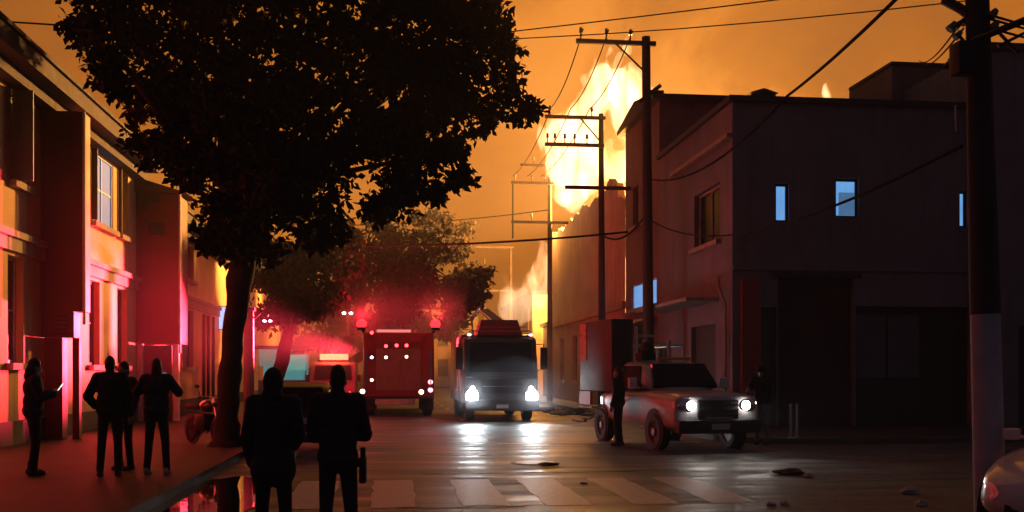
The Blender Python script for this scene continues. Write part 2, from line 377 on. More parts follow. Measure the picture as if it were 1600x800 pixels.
# middle house
g1,g2=(yl(139),yl(156),*gz),(yl(183),yl(198),*gz); u1,u2=(yl(143),yl(177),*uz),(yl(185),yl(200),*uz)
hB = house_left('plaster_house', 'ochre plaster house with a tall blue-lit upstairs window in a white frame', Y1+.004, Y3, 7.9,[g1,g2],[u1,u2], m_plaster)
for h in (g1,g2,u2): window(hB, fl, h, m_darkwood, m_pane)
window(hB, fl, u1, m_white, E('dim_blue_pane',(.085,.235,.42),.9,(.02,.03,.05)), rev=.085)
shutter(hB, fl, u1[0]-.04, uz[0]+.02, uz[1], .16, m_darkwood)
shutter(hB, fl, u2[0]-.02, uz[0]+.02, uz[1], .10, m_darkwood)
# projecting bays, each a dark red boarded box on posts (parts of the houses they are fixed to)
def bay(parent, y0, y1, z0, z1, proj):
    o = fpart('projecting_bay', m_redpaint, parent, fl, y0,y1,z0,z1,-proj,-.004)
    bm = bmesh.new(); cyl(bm,(XL+proj+.035,y0-.03,z0-.3),(XL+proj+.035,y0-.03,z1),.035,n=8); mk('downpipe', bm, m_white, o)
    for za,zb in ((z0,z0+.14),(z1-.14,z1),((z0+z1)/2+.5,(z0+z1)/2+.56)): fpart('edge_board',m_redpaint,o,fl,y0-.025,y0-.003,za,zb,-proj+.05,-.05)
    return o
b1 = bay(hB, Y1+.05, Y1+.62, 3.05, 7.62, .93)
bm = bmesh.new(); fbox(bm, fl, Y1+.1,Y1+.57,2.45,3.045,-.72,-.004)
mk('bay_bracket', bm, m_redpaint, hB, sm=False)
for k in range(5):
    fpart('vent_slat', m_iron, hB, fl, Y1+.07,Y1+.094,2.52+k*.1,2.56+k*.1,-.58,-.30)
fpart('post', m_redpaint, hB, fl, Y1+.12,Y1+.5,.1,2.445,-.46,-.06)
fpart('post', m_redpaint, hB, fl, Y1+.12,Y1+.3,.1,2.445,-.83,-.68)
# far house with the second bay
YF=64.0
hC = house_left('far_red_house', 'long plaster house with a dark red bay over a white framed doorway', Y3+.004, YF, 7.0,
    [(yl(286),yl(302),*gz),(52.5,53.6,*gz),(57,58,*gz)],[(yl(287),yl(303),5.3,6.7),(52.5,53.6,5.3,6.7),(57,58,5.3,6.7)], m_plaster)
for h in [(yl(286),yl(302),*gz),(52.5,53.6,*gz),(57,58,*gz)]: window(hC, fl, h, m_darkwood, m_pane)
for h in [(yl(287),yl(303),5.3,6.7),(52.5,53.6,5.3,6.7),(57,58,5.3,6.7)]: window(hC, fl, h, m_darkwood, m_pane)
b2 = bay(hC, Y3+.06, Y3+1.4, 2.55, 7.25, 1.3)
bm = bmesh.new(); ring_loft(bm, [[(XL+1.55,y,7.28),(XL-2.5,y,8.5),(XL-2.5,y,7.28)] for y in (Y3-.15,Y3+1.6)]); mk('bay_roof', bm, m_tile, hC, sm=False)
fpart('bay_door', m_darkwood, hC, fl, Y3+.2,Y3+.3,.12,2.5,-1.05,-.2)
fpart('post', m_white, hC, fl, Y3+.1,Y3+.3,.12,2.545,-.18,-.02); fpart('post', m_white, hC, fl, Y3+.1,Y3+.3,.12,2.545,-1.28,-1.12)
fpart('bay_sign', m_iron, hC, fl, Y3+.02,Y3+.055,5.95,6.35,-.85,-.35)
for y,px in ((yl(316),0),(yl(323),0),(yl(331),0)):
    bm = bmesh.new(); cyl(bm,(XL+.07,y,.15),(XL+.07,y,4.1),.06,n=8); mk('downpipe', bm, m_iron if px==0 else m_white, hC)
# blue-lit sign box on the far house
bz = thing('wall_sign', 'small blue-white lit sign box high on the far left facade beside the tree trunk', 'sign', (XL+.02, yl(341), 3.6))
bx('sign_box', m_iron, bz, 0,.5,-.05,.05,0,1.1); bx('sign_face', E('blue_sign_light',(.35,.6,1.0),1.1), bz, .02,.48,-.075,-.052,.04,1.06)

# ------------------------------------------------------------------ right side
XR = 9.5; YF0 = 28.0
fr = lambda u,v,d: (XR+d, u, v)          # street facades, face -X ; u = Y
ff = lambda u,v,d: (u, YF0+d, v)         # corner front, faces -Y ; u = X
def xf(px): return on_y(px,582,YF0).x
def yr(px): return on_x(px,582,XR).y
m_blue = E('blue_lit_pane',(.16,.42,.85),.85)
m_blue2 = E('blue_lit_curtain',(.10,.24,.48),.6)
cb = thing('corner_building', 'grey rendered corner building with three small blue-lit upper windows', 'building')
XB1 = xf(1524)
wa,wb,wc = (xf(1211),xf(1233),5.92,7.02),(xf(1305),xf(1342),6.08,7.2),(xf(1499),xf(1512),5.85,6.92)
rec1=(xf(1216),xf(1334),.12,4.35); rec2=(xf(1337),xf(1519),.12,3.55); rec0=(xf(1189),xf(1213),.12,3.5)
bm = bmesh.new(); wall_grid(bm, ff, XR,XB1,.1,9.3,[wa,wb,wc,rec0,rec1,rec2],.2)
side_w=(yr(1125),yr(1085),5.55,7.25); sdoor=(yr(1118),yr(1080),.12,3.1)
wall_grid(bm, fr, YF0,36.0,.1,9.3,[side_w,sdoor],.2)
mk('wall', bm, m_grey_render, cb, sm=False)
fpart('parapet', m_eave, cb, ff, XR-.12,XB1,9.302,9.46,-.12,.3); fpart('parapet', m_eave, cb, fr, YF0+.31,36.0,9.302,9.46,-.12,.3)
fpart('side_ledge', m_trim, cb, fr, YF0+.02,34.0,8.3,8.42,-.16,.02)
bm = bmesh.new(); box(bm, XR+.02,XB1-.02,YF0+.25,35.98,9.1,9.29); mk('roof', bm, m_eave, cb, sm=False)
bm = bmesh.new(); fbox(bm, ff, XR+.02,XB1-.05,4.55,4.7,-.06,.05); mk('belt_course', bm, m_grey_render, cb, sm=False)
fpart('lintel', m_eave, cb, ff, xf(1205),xf(1345),4.352,4.5,-.08,.05)
for h,mp_ in ((wa,m_blue),(wb,m_blue),(wc,m_blue)): window(cb, ff, h, m_darkwood, mp_, rev=.16, sill=False, cols=1, rows=1)
fpart('blind', m_blue2, cb, ff, wb[0]+.16,wb[1]-.08,wb[2]+.08,wb[2]+.74,.128,.138)
window(cb, fr, side_w, m_trim, m_pane, cols=2, rows=1)
# recessed ground floor: shutter doors with ribs, glazed panel
def roller(parent, h, mat, name='roller_shutter'):
    a,b,c,d=h; bm=bmesh.new(); fbox(bm, ff, a,b,c,d,.24,.3); o = mk(name, bm, mat, parent, sm=False)
    n=int((d-c)/.16)
    src=None
    for k in range(n):
        z=c+.02+k*.16
        if src is None: bm=bmesh.new(); fbox(bm, ff, a+.03,b-.03,z,z+.12,.215,.239); src=mk('slat', bm, mat, o, sm=False)
        else: share('slat', src, o, (0,0,k*.16))
    return o
m_sh = M('shutter_dark_red',(.05,.014,.013),.6,var=.3,streak=.4); m_sh2=M('shutter_dark',(.028,.026,.03),.6,var=.3)
roller(cb, rec1, m_sh); roller(cb, rec2, m_sh2)
fpart('door', M('grey_door',(.10,.085,.08),.7), cb, ff, rec0[0],rec0[1],.12,3.5,.2,.26)
for a,b in ((1340,1388),(1392,1440)):
    q=(xf(a),xf(b),1.5,3.3); fpart('glazed_panel', M('dusty_panel',(.09,.085,.10),.5), cb, ff, *q, .17,.212)
fpart('pilaster', m_redpil, cb, ff, xf(1157),xf(1186),.12,4.3,-.14,.02)
fpart('side_door', m_sh2, cb, fr, *sdoor, .14,.2)
bm=bmesh.new(); fbox(bm, fr, 29.2,35.6,3.75,3.86,-1.0,.02); mk('canopy', bm, m_trim, cb, sm=False)
bm=bmesh.new(); tube(bm,[(XR-.09,28.35,.15),(XR-.09,28.35,3.6),(XR-.3,28.3,4.1),(XR-.3,28.3,4.4)],.05); mk('downpipe', bm, m_trim, cb)
# upper block on the roof and roof clutter
fb = lambda u,v,d: (u, 32.0+d, v)
x0=on_y(1394,582,32).x
rb = thing('roof_block', 'dark box-shaped stair house standing on the corner building roof', 'rooftop block')
bm=bmesh.new(); box(bm,x0,on_y(1530,582,32).x,32,35.2,9.295,11.75); mk('wall', bm, m_brown_render, rb, sm=False)
fpart('coping', m_eave, rb, fb, x0-.06,on_y(1530,582,32).x-.003,11.752,11.86,-.06,3.1)
# tall neighbour behind
tn = thing('tall_rendered_house', 'tall dark brown house behind the corner building, blue-lit window over its awning', 'building')
bm=bmesh.new(); bw=(yr(1026),yr(986),4.15,5.15); bu=(37.3,38.2,7.4,9.0); bu2=(39.2,40.1,7.4,9.0)
wall_grid(bm, fr, 36.005,41.4,.1,11.5,[bw,bu,bu2,(37,39.8,.12,3.0)],.2)
bm.faces.new([bm.verts.new(p) for p in ((XR,36.005,.1),(30,36.005,.1),(30,36.005,11.5),(XR,36.005,11.5))])
bm.faces.new([bm.verts.new(p) for p in ((XR,41.4,.1),(30,41.4,.1),(30,41.4,11.5),(XR,41.4,11.5))])
mk('wall', bm, m_brown_render, tn, sm=False)
bm=bmesh.new(); ring_loft(bm, [[(x,y,z) for y,z in ((35.7,11.45),(41.7,11.45),(41.7,11.62),(38.7,12.1),(35.7,11.62))] for x in (XR-.3,30)]); mk('roof', bm, m_eave, tn, sm=False)
window(tn, fr, bw, m_white, m_blue, rev=.14, cols=2, rows=1); window(tn, fr, bu, m_darkwood, m_pane); window(tn, fr, bu2, m_darkwood, m_pane)
fpart('shop_shutter', m_sh2, tn, fr, 37,39.8,.12,3.0,.16,.2)
bm=bmesh.new(); ring_loft(bm, [[(XR-.01,y,3.75),(XR-1.1,y,3.35),(XR-1.1,y,3.28),(XR-.01,y,3.6)] for y in (36.3,41.2)]); mk('awning', bm, M('dark_red_awning',(.20,.03,.03),.7), tn, sm=False)
for (a,b,hh) in ((1168,1206,.55),(1092,1120,.2)):
    t_ = thing('roof_vent', 'low vent box on the dark roof ridge near the long slanting cable' if a>1100 else 'small flat vent on the roof ridge right of the flames', 'roof vent')
    xa,xb=on_y(a,582,38.7).x,on_y(b,582,38.7).x
    bm=bmesh.new(); box(bm,xa,xb,38.3,39.2,12.02,12.05+hh*.75); mk('housing', bm, m_eave, t_, sm=False)
    bm=bmesh.new(); ring_loft(bm,[[(xa-.08,y,12.06+hh*.75),(xb+.08,y,12.06+hh*.75),((xa+xb)/2,y,12.1+hh)] for y in (38.2,39.3)]); mk('cap', bm, m_eave, t_, sm=False)
# dark building at the right edge
de = thing('end_building', 'dark tall building at the right edge of the photo behind the thick pole', 'building')
fe = lambda u,v,d: (u, 27.6+d, v)
XE0=on_y(1530,582,27.6).x
eh=[(XE0+1.2,XE0+3.2,.12,3.0),(XE0+4.2,XE0+7.0,.12,3.2),(XE0+2,XE0+3.2,5.6,7.3),(XE0+5,XE0+6.2,5.6,7.3)]
bm=bmesh.new(); wall_grid(bm, fe, XE0,45,.1,10.9,eh,.2)
bm.faces.new([bm.verts.new(p) for p in ((XE0,27.6,.1),(XE0,36,.1),(XE0,36,10.9),(XE0,27.6,10.9))]); mk('wall', bm, m_grey_render, de, sm=False)
for h in eh[2:]: window(de, fe, h, m_darkwood, m_pane)
for h in eh[:2]: fpart('door', m_sh2, de, fe, *h, .14,.2)
fpart('coping', m_eave, de, fe, XE0-.1,45,10.902,11.1,-.1,.35)
# bollards
for i,px in enumerate((1297,1308)):
    c=on_z(px,694,.12)
    b_=thing('bollard', 'thin pale steel bollard, the left one of the pair at the dark kerb' if i==0 else 'thin pale steel bollard, the right one of the pair at the dark kerb','bollard',(c.x,23.1,.12),0,'bollards at the kerb')
    bm=bmesh.new(); cyl(bm,(0,0,0),(0,0,.78),.028,n=12); mk('tube', bm, M('bollard_grey',(.5,.5,.5),.5) if i==0 else bpy.data.materials['bollard_grey'], b_)
    bm=bmesh.new(); sphere(bm,(0,0,.78),.034,1,1,.6,10,6); mk('cap', bm, m_steel, b_)
    bm=bmesh.new(); cyl(bm,(0,0,0),(0,0,.012),.07,n=12); mk('base_plate', bm, m_steel, b_)

# burning building (street facade with empty windows and a broken top)
bb = thing('burning_building', 'roofless building with a plain scorched facade under the biggest flames', 'building')
bm=bmesh.new(); holes=[]
for y in (44.2,48.4,52.6,56.8): holes += [(y,y+1.4,1.2,3.6)]
YB0,YB1=41.41,61.0
wall_grid(bm, fr, YB0,YB1,.1,8.6,holes,.3)
ys=np.linspace(YB0,YB1,44); prev=None
for k,y in enumerate(ys):
    z=9.9+.5*mnoise.noise((y*.5,2,0))+.35*mnoise.noise((y*2.1,5,0))+(-.9 if y<43 else 0)
    cur=[(XR,y,8.6),(XR,y,z),(XR+.3,y,z),(XR+.3,y,8.6)]
    if prev:
        for i in range(3): bm.faces.new([bm.verts.new(p) for p in (prev[i],cur[i],cur[i+1],prev[i+1])])
    prev=cur
bm.faces.new([bm.verts.new(p) for p in ((XR,YB1,.1),(22,YB1,.1),(22,YB1,7),(XR,YB1,9.5))])
mk('wall', bm, m_burnt, bb, sm=False)
for h in holes: 
    bmf=bmesh.new()
    a,b,c,d=h
    for q in ((a,a+.08,c,d),(b-.08,b,c,d),(a+.08,b-.08,c,c+.08),(a+.08,b-.08,d-.08,d)): fbox(bmf, fr, *q, .18,.26)
    w_=mk('window', bmf, m_darkwood, bb, sm=False); bmf=bmesh.new(); fbox(bmf, fr, a-.1,b+.1,c-.12,c-.002,-.12,.1); mk('sill', bmf, m_trim, w_, sm=False)
bm=bmesh.new(); fbox(bm, fr, YB0+.01,YB1-.01,4.3,4.6,-.14,.02); mk('belt_course', bm, m_burnt, bb, sm=False)
bm=bmesh.new(); box(bm, XR+.35,24,YB0+.2,YB1-.2,4.0,4.2); mk('floor_slab', bm, m_brown_render, bb, sm=False)
# far row along the right and the end of the street
def simple_house(name, label, x0,x1,y0,y1,z, mat, face='x', n=3, rows=2):
    t=thing(name,label,'building'); bm=bmesh.new(); hs=[]
    if face=='x':
        fm=lambda u,v,d:(x0+d,u,v); L0,L1=y0,y1
    elif face=='-x':
        fm=lambda u,v,d:(x1-d,u,v); L0,L1=y0,y1
    else:
        fm=lambda u,v,d:(u,y0+d,v); L0,L1=x0,x1
    for i in range(n):
        for r_ in range(rows):
            c=L0+(L1-L0)*(i+.5)/n; hs.append((c-.55,c+.55,1.3+r_*3.3,3.1+r_*3.3))
    wall_grid(bm,fm,L0,L1,.1,z,hs,.25)
    P4=[(x0,y0),(x1,y0),(x1,y1),(x0,y1)]
    skip={'x':3,'-x':1,'y':0}[face]
    for i in range(4):
        if i==skip: continue
        a,b=P4[i],P4[(i+1)%4]; bm.faces.new([bm.verts.new(p) for p in ((*a,.1),(*b,.1),(*b,z),(*a,z))])
    mk('wall',bm,mat,t,sm=False)
    for h in hs: window(t,fm,h,m_darkwood,m_pane,cols=2,rows=1)
    bm=bmesh.new(); box(bm,x0-.2,x1+.2,y0-.2,y1+.2,z+.002,z+.25); mk('roof',bm,m_eave,t,sm=False)
    return t
simple_house('terrace_house','low scorched house beyond the burning building along the right pavement',XR+.3,22,61.02,67.0,4.6,m_burnt,'x',2,1)
simple_house('street_house','plain two storey house farthest along the right side of the street',XR+.3,22,72,92,7.2,m_plaster2,'x',5,2)
simple_house('end_house','fire-lit house closing the far end of the street',1.5,9.2,112,122,8.5,m_plaster,'y',3,2)
simple_house('left_end_house','plain dark house at the far end of the left row behind the trees',-17,-8,64.1,100,7.4,m_plaster2,'-x',7,2)

# ------------------------------------------------------------------ poles and wires
def wire_pts(a,b,sag,n=14): 
    a,b=Vector(a),Vector(b); return [a.lerp(b,k/n)-Vector((0,0,sag*4*(k/n)*(1-k/n))) for k in range(n+1)]
def wire(a,b,sag,r,label,group=None):
    bm=bmesh.new(); tube(bm,wire_pts(a,b,sag),r,6); return tag(mk('overhead_wire',bm,m_wire),label,'wire',group)
def street_pole(X,Y,h,label,arms,r0=.17,r1=.10,lean=(0,0),group='timber power poles along the right kerb'):
    t=thing('power_pole',label,'utility pole',(X,Y,.12),0,group)
    bm=bmesh.new(); n=10; tube(bm,[(lean[0]*k/n,lean[1]*k/n,h*k/n) for k in range(n+1)],[r0+(r1-r0)*k/n for k in range(n+1)],12); mk('pole',bm,m_polewood,t)
    for (z,xa,xb,pins,brace) in arms:
        lx=lean[0]*z/h
        bm=bmesh.new(); box(bm,xa+lx,xb+lx,-.16-r0*.0,-.05-.0,z-.07,z+.07); a_=mk('crossarm',bm,m_polewood,t)
        for px_ in pins:
            bm=bmesh.new(); cyl(bm,(px_+lx,-.105,z+.07),(px_+lx,-.105,z+.34),.025,n=8); cyl(bm,(px_+lx,-.105,z+.26),(px_+lx,-.105,z+.44),.06,.045,n=10); mk('insulator',bm,m_ceramic,a_)
        if brace:
            bm=bmesh.new(); cyl(bm,(brace+lx,-.18,z-.02),(lx,-.12,z-1.0),.03,n=6); mk('brace',bm,m_iron,a_)
    return t
XP=8.35
def to_wall(a,b): a,b=Vector(a),Vector(b); return a+(a-b)*((XL-a.x)/(a.x-b.x))     # carry a wire on to the left facade
def longer(a,b,f0,f1): a,b=Vector(a),Vector(b); return a-(b-a)*f0, b+(b-a)*f1
def yp(px): return on_x(px,582,XP).y
def zp(px,py): return on_x(px,py,XP).z-.12
y1,y2,y3,y4 = yp(1014),yp(941),yp(859),yp(798)
h1,h2,h3,h4 = zp(1014,58),zp(941,178),zp(859,258),zp(798,385)
p1=street_pole(XP,y1,h1,'tall timber pole nearest the corner building, its long crossarm above the flames',[(h1-.25,-2.35,.3,(-2.2,-1.35,-.55),-1.1),(h1-1.85,-.12,.55,(),None)],lean=(-.1,0),r0=.2,r1=.14)
bm=bmesh.new(); box(bm,-.5,.42,-.28,-.17,-.06,.06); o=mk('crossarm',bm,m_polewood,p1); o.location=(0,0,h1-1.9); o.rotation_euler=(0,R(-38),0)
p2=street_pole(XP,y2,h2,'timber pole standing in front of the big flames with two crossarms',[(h2-.2,-2.3,.15,(-2.1,-.4),-.9),(h2-1.3,-2.3,.1,(-2.2,-1.9,-1.5,-1.1,-.6),None),(h2-3.0,-1.5,1.6,(),None)],lean=(-.05,0))
p3=street_pole(XP,y3,h3,'timber pole left of the flames with a square bracket of crossarms',[(h3-.05,-1.6,.1,(-.9,),None),(h3-1.0,-2.1,.9,(-1.9,-1.0,-.3),None),(h3-3.1,-2.1,1.0,(-1.0,),None)])
bm=bmesh.new(); box(bm,-2.06,-1.98,-.14,-.06,h3-4.0,h3-1.05); mk('hanger',bm,m_iron,p3)
bm=bmesh.new(); tube(bm,[(0,-.1,h3-.1),(.4,-.1,h3-.75),(1.0,-.12,h3-.95)],.035,6); mk('stay',bm,m_iron,p3)
p4=street_pole(XP,y4,h4,'farthest timber pole, small and fire-lit, at the end of the right kerb',[(h4-.1,-2.6,.2,(-2.2,),None),(h4-3.2,-2.0,.1,(),None)])
bm=bmesh.new(); cyl(bm,(-1.9,-.1,h4-7.4),(-1.9,-.1,h4-.9),.07,n=8); mk('hanger',bm,m_polewood,p4)
# wires between poles, on the arm tips
for dx,wl in ((-2.2,'outermost'),(-1.35,'middle'),(-.55,'innermost')):
    wire((XP+dx,y1,h1+.3),(XP+dx*.95,y2,h2+.3),.35,.022,wl+' of the three thin power lines from the corner pole to the flame-lit pole','power lines along the kerb') 
    wire((XP+dx*.95,y2,h2+.3),(XP+dx*.9,y3,h3-.5),.4,.022,wl+' of the three thin power lines between the flame-lit pole and the square-bracket pole','power lines between middle poles')
wire((XP,y1,7.0),(XP,y2,7.2),.5,.04,'thick low cable between the corner pole and the flame-lit pole')
a=on_y(590,371,40.5); b=on_x(985,362,XR-.05)
wire(to_wall(a,b),b,.35,.045,'thick cable crossing the street low in front of the far trees')
wire(to_wall(on_y(600,340,60),on_x(856,328,XP)),on_x(856,328,XP),.4,.03,'thin cable crossing the street just under the square pole bracket')
wire(at_t(1230,150,21)+Vector((0,0,0)),at_t(1521,-125,10.75),.1,.028,'thick red-brown cable slanting up from the roofs to the top of the photo')
wire(at_t(1230,150,21),(XP+.1,y1,8.0),.55,.028,'sagging cable from the slanting line down to the corner pole')
wire(at_t(1503,228,10.9),(XP,y1,6.7),.75,.02,'faint cable sagging across the corner building to the thick pole')
wire(*longer(at_t(640,62,22),at_t(1190,-8,18),.45,1.3),.12,.012,'upper of the two thin wires across the orange sky','thin sky wires') ; wire(*longer(at_t(640,44,24),at_t(1260,-20,20),.45,1.3),.6,.012,'topmost thin wire across the orange sky above the crossarm')
wire(*longer(on_y(-40,24,24),on_y(300,45,24),.8,.5),.1,.02,'thin wire at the top left above the dark eaves')
# thick foreground pole on the right
cpole=on_z(1548,831,0)
big=thing('thick_pole','thick dark concrete pole with a whitewashed lower half at the right','utility pole',(cpole.x,cpole.y,0))
tq=(cpole-Vector((0,0,EYE))).dot(Vector((SN,CS,0)))
def pcent(py): 
    px=1548-(1548-1527)*max(0,(831-py))/831; return at_t(px,py,tq)-cpole
zs=[831,720,600,491]; bm=bmesh.new(); tube(bm,[pcent(y) for y in zs],[.158,.155,.15,.146],16); mk('whitewashed_base',bm,m_limewash,big)
zs=[490.5,300,150,0,-160,-300]; bm=bmesh.new(); tube(bm,[pcent(y) for y in zs],[.152,.139,.127,.117,.107,.1],16); mk('shaft',bm,M('tarred_shaft',(.035,.033,.042),.85,var=.25),big)
tp=pcent(60)
rgt=Vector((CS,-SN,0)); fw=Vector((SN,CS,0))
def rel(px,py,dt=0): return at_t(px,py,tq+dt)-cpole
bm=bmesh.new(); tube(bm,[rel(1478,104,.3),rel(1525,62,-.2),rel(1605,30,-.6)],.035,6); mk('crossarm',bm,m_iron,big)
for q0,q1 in (((1555,45),(1592,84)),((1560,72),(1600,52)),((1500,58),(1520,80))): bm=bmesh.new(); tube(bm,[rel(*q0),rel(*q1)],.018,6); mk('brace',bm,m_iron,big)
for px,py,s in ((1488,42,.06),(1496,40,.05),(1507,33,.055),(1497,55,.05),(1552,22,.06),(1553,42,.065),(1505,88,.06),(1490,92,.05),(1510,100,.07),(1504,110,.05)):
    bm=bmesh.new(); q=rel(px,py,random.uniform(-.2,.15)); cyl(bm,q-rgt*.03-Vector((0,0,s*.5)),q+rgt*.03+Vector((0,0,s*.7)),s*.8,s*.5,10); sphere(bm,q,s*.75,1,1,.7,10,6); mk('insulator',bm,m_ceramic,big)
bm=bmesh.new(); tube(bm,[rel(1475,0,.2),rel(1498,12,.1),rel(1515,24,0)],.05,8); mk('bracket_arm',bm,m_iron,big)
bm=bmesh.new(); box(bm,-.1,.1,-.1,.1,-.16,.16,bev=.02); o=mk('junction_box',bm,m_iron,big); o.location=rel(1505,92,-.25)
bm=bmesh.new(); tube(bm,[rel(1494,205,-.05),rel(1493,165,-.05)],.012,6); mk('conduit',bm,m_steel,big)
for dy,wl in ((20,'topmost'),(26,'middle'),(40,'lowest')): wire(at_t(1548,dy+4,tq),on_y(1730,dy+26,27.58),.15,.014,wl+' of the three thin wires running right from the thick pole','wires right of the thick pole')
for dy,wl in ((0,'upper'),(1,'lower')): wire(at_t(1505,30+dy*15,tq),on_y(1436,95+dy*4,31.8),.2,.012,wl+' of the two thin wires from the thick pole down to the rooftop block','wires to the rooftop block')
# ------------------------------------------------------------------ trees
def in_poly(px,py,poly):
    c=False; n=len(poly); j=n-1
    for i in range(n):
        xi,yi=poly[i]; xj,yj=poly[j]
        if (yi>py)!=(yj>py) and px<(xj-xi)*(py-yi)/(yj-yi)+xi: c=not c
        j=i
    return c
def edge_dist(px,py,poly):
    best=1e9
    for i in range(len(poly)):
        a=poly[i]; b=poly[(i+1)%len(poly)]; dx,dy=b[0]-a[0],b[1]-a[1]
        k=max(0,min(1,((px-a[0])*dx+(py-a[1])*dy)/(dx*dx+dy*dy+1e-9)))
        best=min(best,math.hypot(px-a[0]-k*dx,py-a[1]-k*dy))
    return best
def leaf_mesh(name, centres, radii, per, size, mat, parent):
    """many small pointed leaves round clump centres"""
    C_=np.repeat(np.array(centres),per,axis=0); Rr=np.repeat(np.array(radii),per)
    n=len(C_)
    d=rng.normal(size=(n,3)); d/=np.linalg.norm(d,axis=1)[:,None]
    pos=C_+d*(Rr*rng.random(n)**.45)[:,None]*np.array([1,1,.75])
    a=rng.normal(size=(n,3)); a[:,2]-=.5; a/=np.linalg.norm(a,axis=1)[:,None]
    b=np.cross(a,rng.normal(size=(n,3))); b/=np.linalg.norm(b,axis=1)[:,None]
    s=size*(.6+.8*rng.random(n))[:,None]
    v=np.empty((n,4,3)); v[:,0]=pos; v[:,1]=pos+a*s*.5+b*s*.28; v[:,2]=pos+a*s; v[:,3]=pos+a*s*.5-b*s*.28
    nn=np.cross(a,b); v[:,1]+=nn*s*.08; v[:,3]+=nn*s*.08
    me=bpy.data.meshes.new(name); me.vertices.add(4*n); me.vertices.foreach_set('co',v.reshape(-1).astype(np.float32))
    me.loops.add(4*n); me.loops.foreach_set('vertex_index',np.arange(4*n,dtype=np.int32))
    me.polygons.add(n); me.polygons.foreach_set('loop_start',np.arange(0,4*n,4,dtype=np.int32)); me.update(calc_edges=True); me.validate()
    me.materials.append(mat); o=bpy.data.objects.new(name,me); col.objects.link(o); o.parent=parent
    return o
def poly_tree(name,label,base,poly,t0,depth,n,per,size,crad,mat,trunk,limbs_n=14,group=None,gap=.0):
    """crown fills the polygon's outline at distance t0 with real depth; trunk: (pts, radii)"""
    t=thing(name,label,'tree',base,0,group)
    xs=[p[0] for p in poly]; ys=[p[1] for p in poly]; cs=[]; rr=[]
    wmax=max(edge_dist(*( (random.uniform(min(xs),max(xs)),random.uniform(min(ys),max(ys)))),poly) for _ in range(300))
    while len(cs)<n:
        px,py=random.uniform(min(xs),max(xs)),random.uniform(min(ys),max(ys))
        if not in_poly(px,py,poly): continue
        e=edge_dist(px,py,poly); dd=depth*math.sqrt(max(.03,min(1,e/(wmax*.55))))
        tt=t0+random.uniform(-1,1)*dd
        if mnoise.noise((px*.04,py*.04,7.3))<-.16+.24*max(0,1-e/60): continue
        if gap and mnoise.noise((px*.018,py*.018,tt*.35))<-gap: continue
        # keep the same outline at its own distance
        p=at_t(px,py,t0)+ (ray(px,py).normalized()*(tt-t0))*1.0
        cs.append(tuple(p-Vector(base))); rr.append(crad*random.uniform(.6,1.15)*(1 if e>14 else .6))
    bm=bmesh.new(); tp_,tr_=[],[]
    for a_,b_,ra,rb in zip(trunk[0],trunk[0][1:],trunk[1],trunk[1][1:]):
        for j in range(5):
            f=j/5; tp_.append(Vector(a_).lerp(Vector(b_),f)+Vector((mnoise.noise((len(tp_)*.37,base[0],1)),mnoise.noise((len(tp_)*.37,base[0],5)),0))*ra*.09); tr_.append((ra+(rb-ra)*f)*(1+.16*mnoise.noise((len(tp_)*.6,base[0],9))))
    tube(bm,tp_+[trunk[0][-1]],tr_+[trunk[1][-1]],n=14)
    for v in bm.verts: v.co+=Vector((mnoise.noise(v.co*3.1),mnoise.noise(v.co*3.1+Vector((7,0,0))),0))*.05
    top=Vector(trunk[0][-1])
    for c_ in random.sample(cs,limbs_n):
        c_=Vector(c_); k=random.uniform(.55,1); st=Vector(trunk[0][-2]).lerp(top,k); mid=st.lerp(c_,.5)+Vector((random.uniform(-.3,.3),random.uniform(-.3,.3),random.uniform(0,.5)))
        r=trunk[1][-1]*random.uniform(.35,.7); tube(bm,[st,st.lerp(mid,.5)+Vector((0,0,.1)),mid,mid.lerp(c_,.5),c_],[r,r*.8,r*.6,r*.4,r*.15],6)
    mk('trunk',bm,m_bark,t)
    leaf_mesh('crown',cs,rr,per,size,mat,t)
    return t
base=on_z(357,697,.12)
bt=(base-Vector((0,0,EYE))).dot(Vector((SN,CS,0)))
def tr(px,py): return at_t(px,py,bt)-base
crown=[(60,-90),(88,-20),(104,20),(100,62),(122,74),(128,110),(150,140),(150,165),(192,190),(205,232),(232,256),(268,270),(290,300),(310,345),(318,410),(372,424),(425,412),(470,392),(520,385),(560,362),(600,352),(640,338),(682,320),(690,296),(728,282),(736,255),(716,232),(760,212),(772,186),(812,196),(842,168),(815,150),(828,100),(812,84),(836,44),(800,30),(782,8),(792,-40),(770,-100),(400,-150),(200,-130)]
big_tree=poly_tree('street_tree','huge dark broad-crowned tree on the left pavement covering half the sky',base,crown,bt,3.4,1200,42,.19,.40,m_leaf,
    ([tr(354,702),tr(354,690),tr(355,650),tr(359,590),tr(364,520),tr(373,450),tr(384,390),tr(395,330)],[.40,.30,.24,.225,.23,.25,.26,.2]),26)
# background trees: hazy, olive
def bg_tree(label,px,t,poly,n,mat,depth,per=30,size=.26,crad=.75,name='roadside_tree'):
    d=ray(px,582); base=Vector((d.x*t,d.y*t,.12)); X=at_t(px,582,t)
    def q(px_,py_): return at_t(px_,py_,t)-base
    ys=[p[1] for p in poly]; top=min(ys)+.35*(max(ys)-min(ys)); cx=sum(p[0] for p in poly)/len(poly)
    gy=582+1.53*1600/t
    return poly_tree(name,label,base,poly,t,depth,n,per,size,crad,mat,
      ([q(px,gy+2),q(px+1,(gy*2+max(ys))/3),q((px*2+cx)/3,(gy+2*max(ys))/3),q((px+cx*1.2)/2.2,max(ys)-5),q((px+2*cx)/3,top)],[.34,.28,.25,.22,.14]),12,'hazy roadside trees on the left',.12)
bg_tree('hazy olive tree behind the big trunk, hanging low over the teal kiosk',428,40,[(375,430),(400,360),(470,330),(540,345),(560,400),(545,450),(500,490),(440,520),(395,505)],330,m_leaf2,2.8)
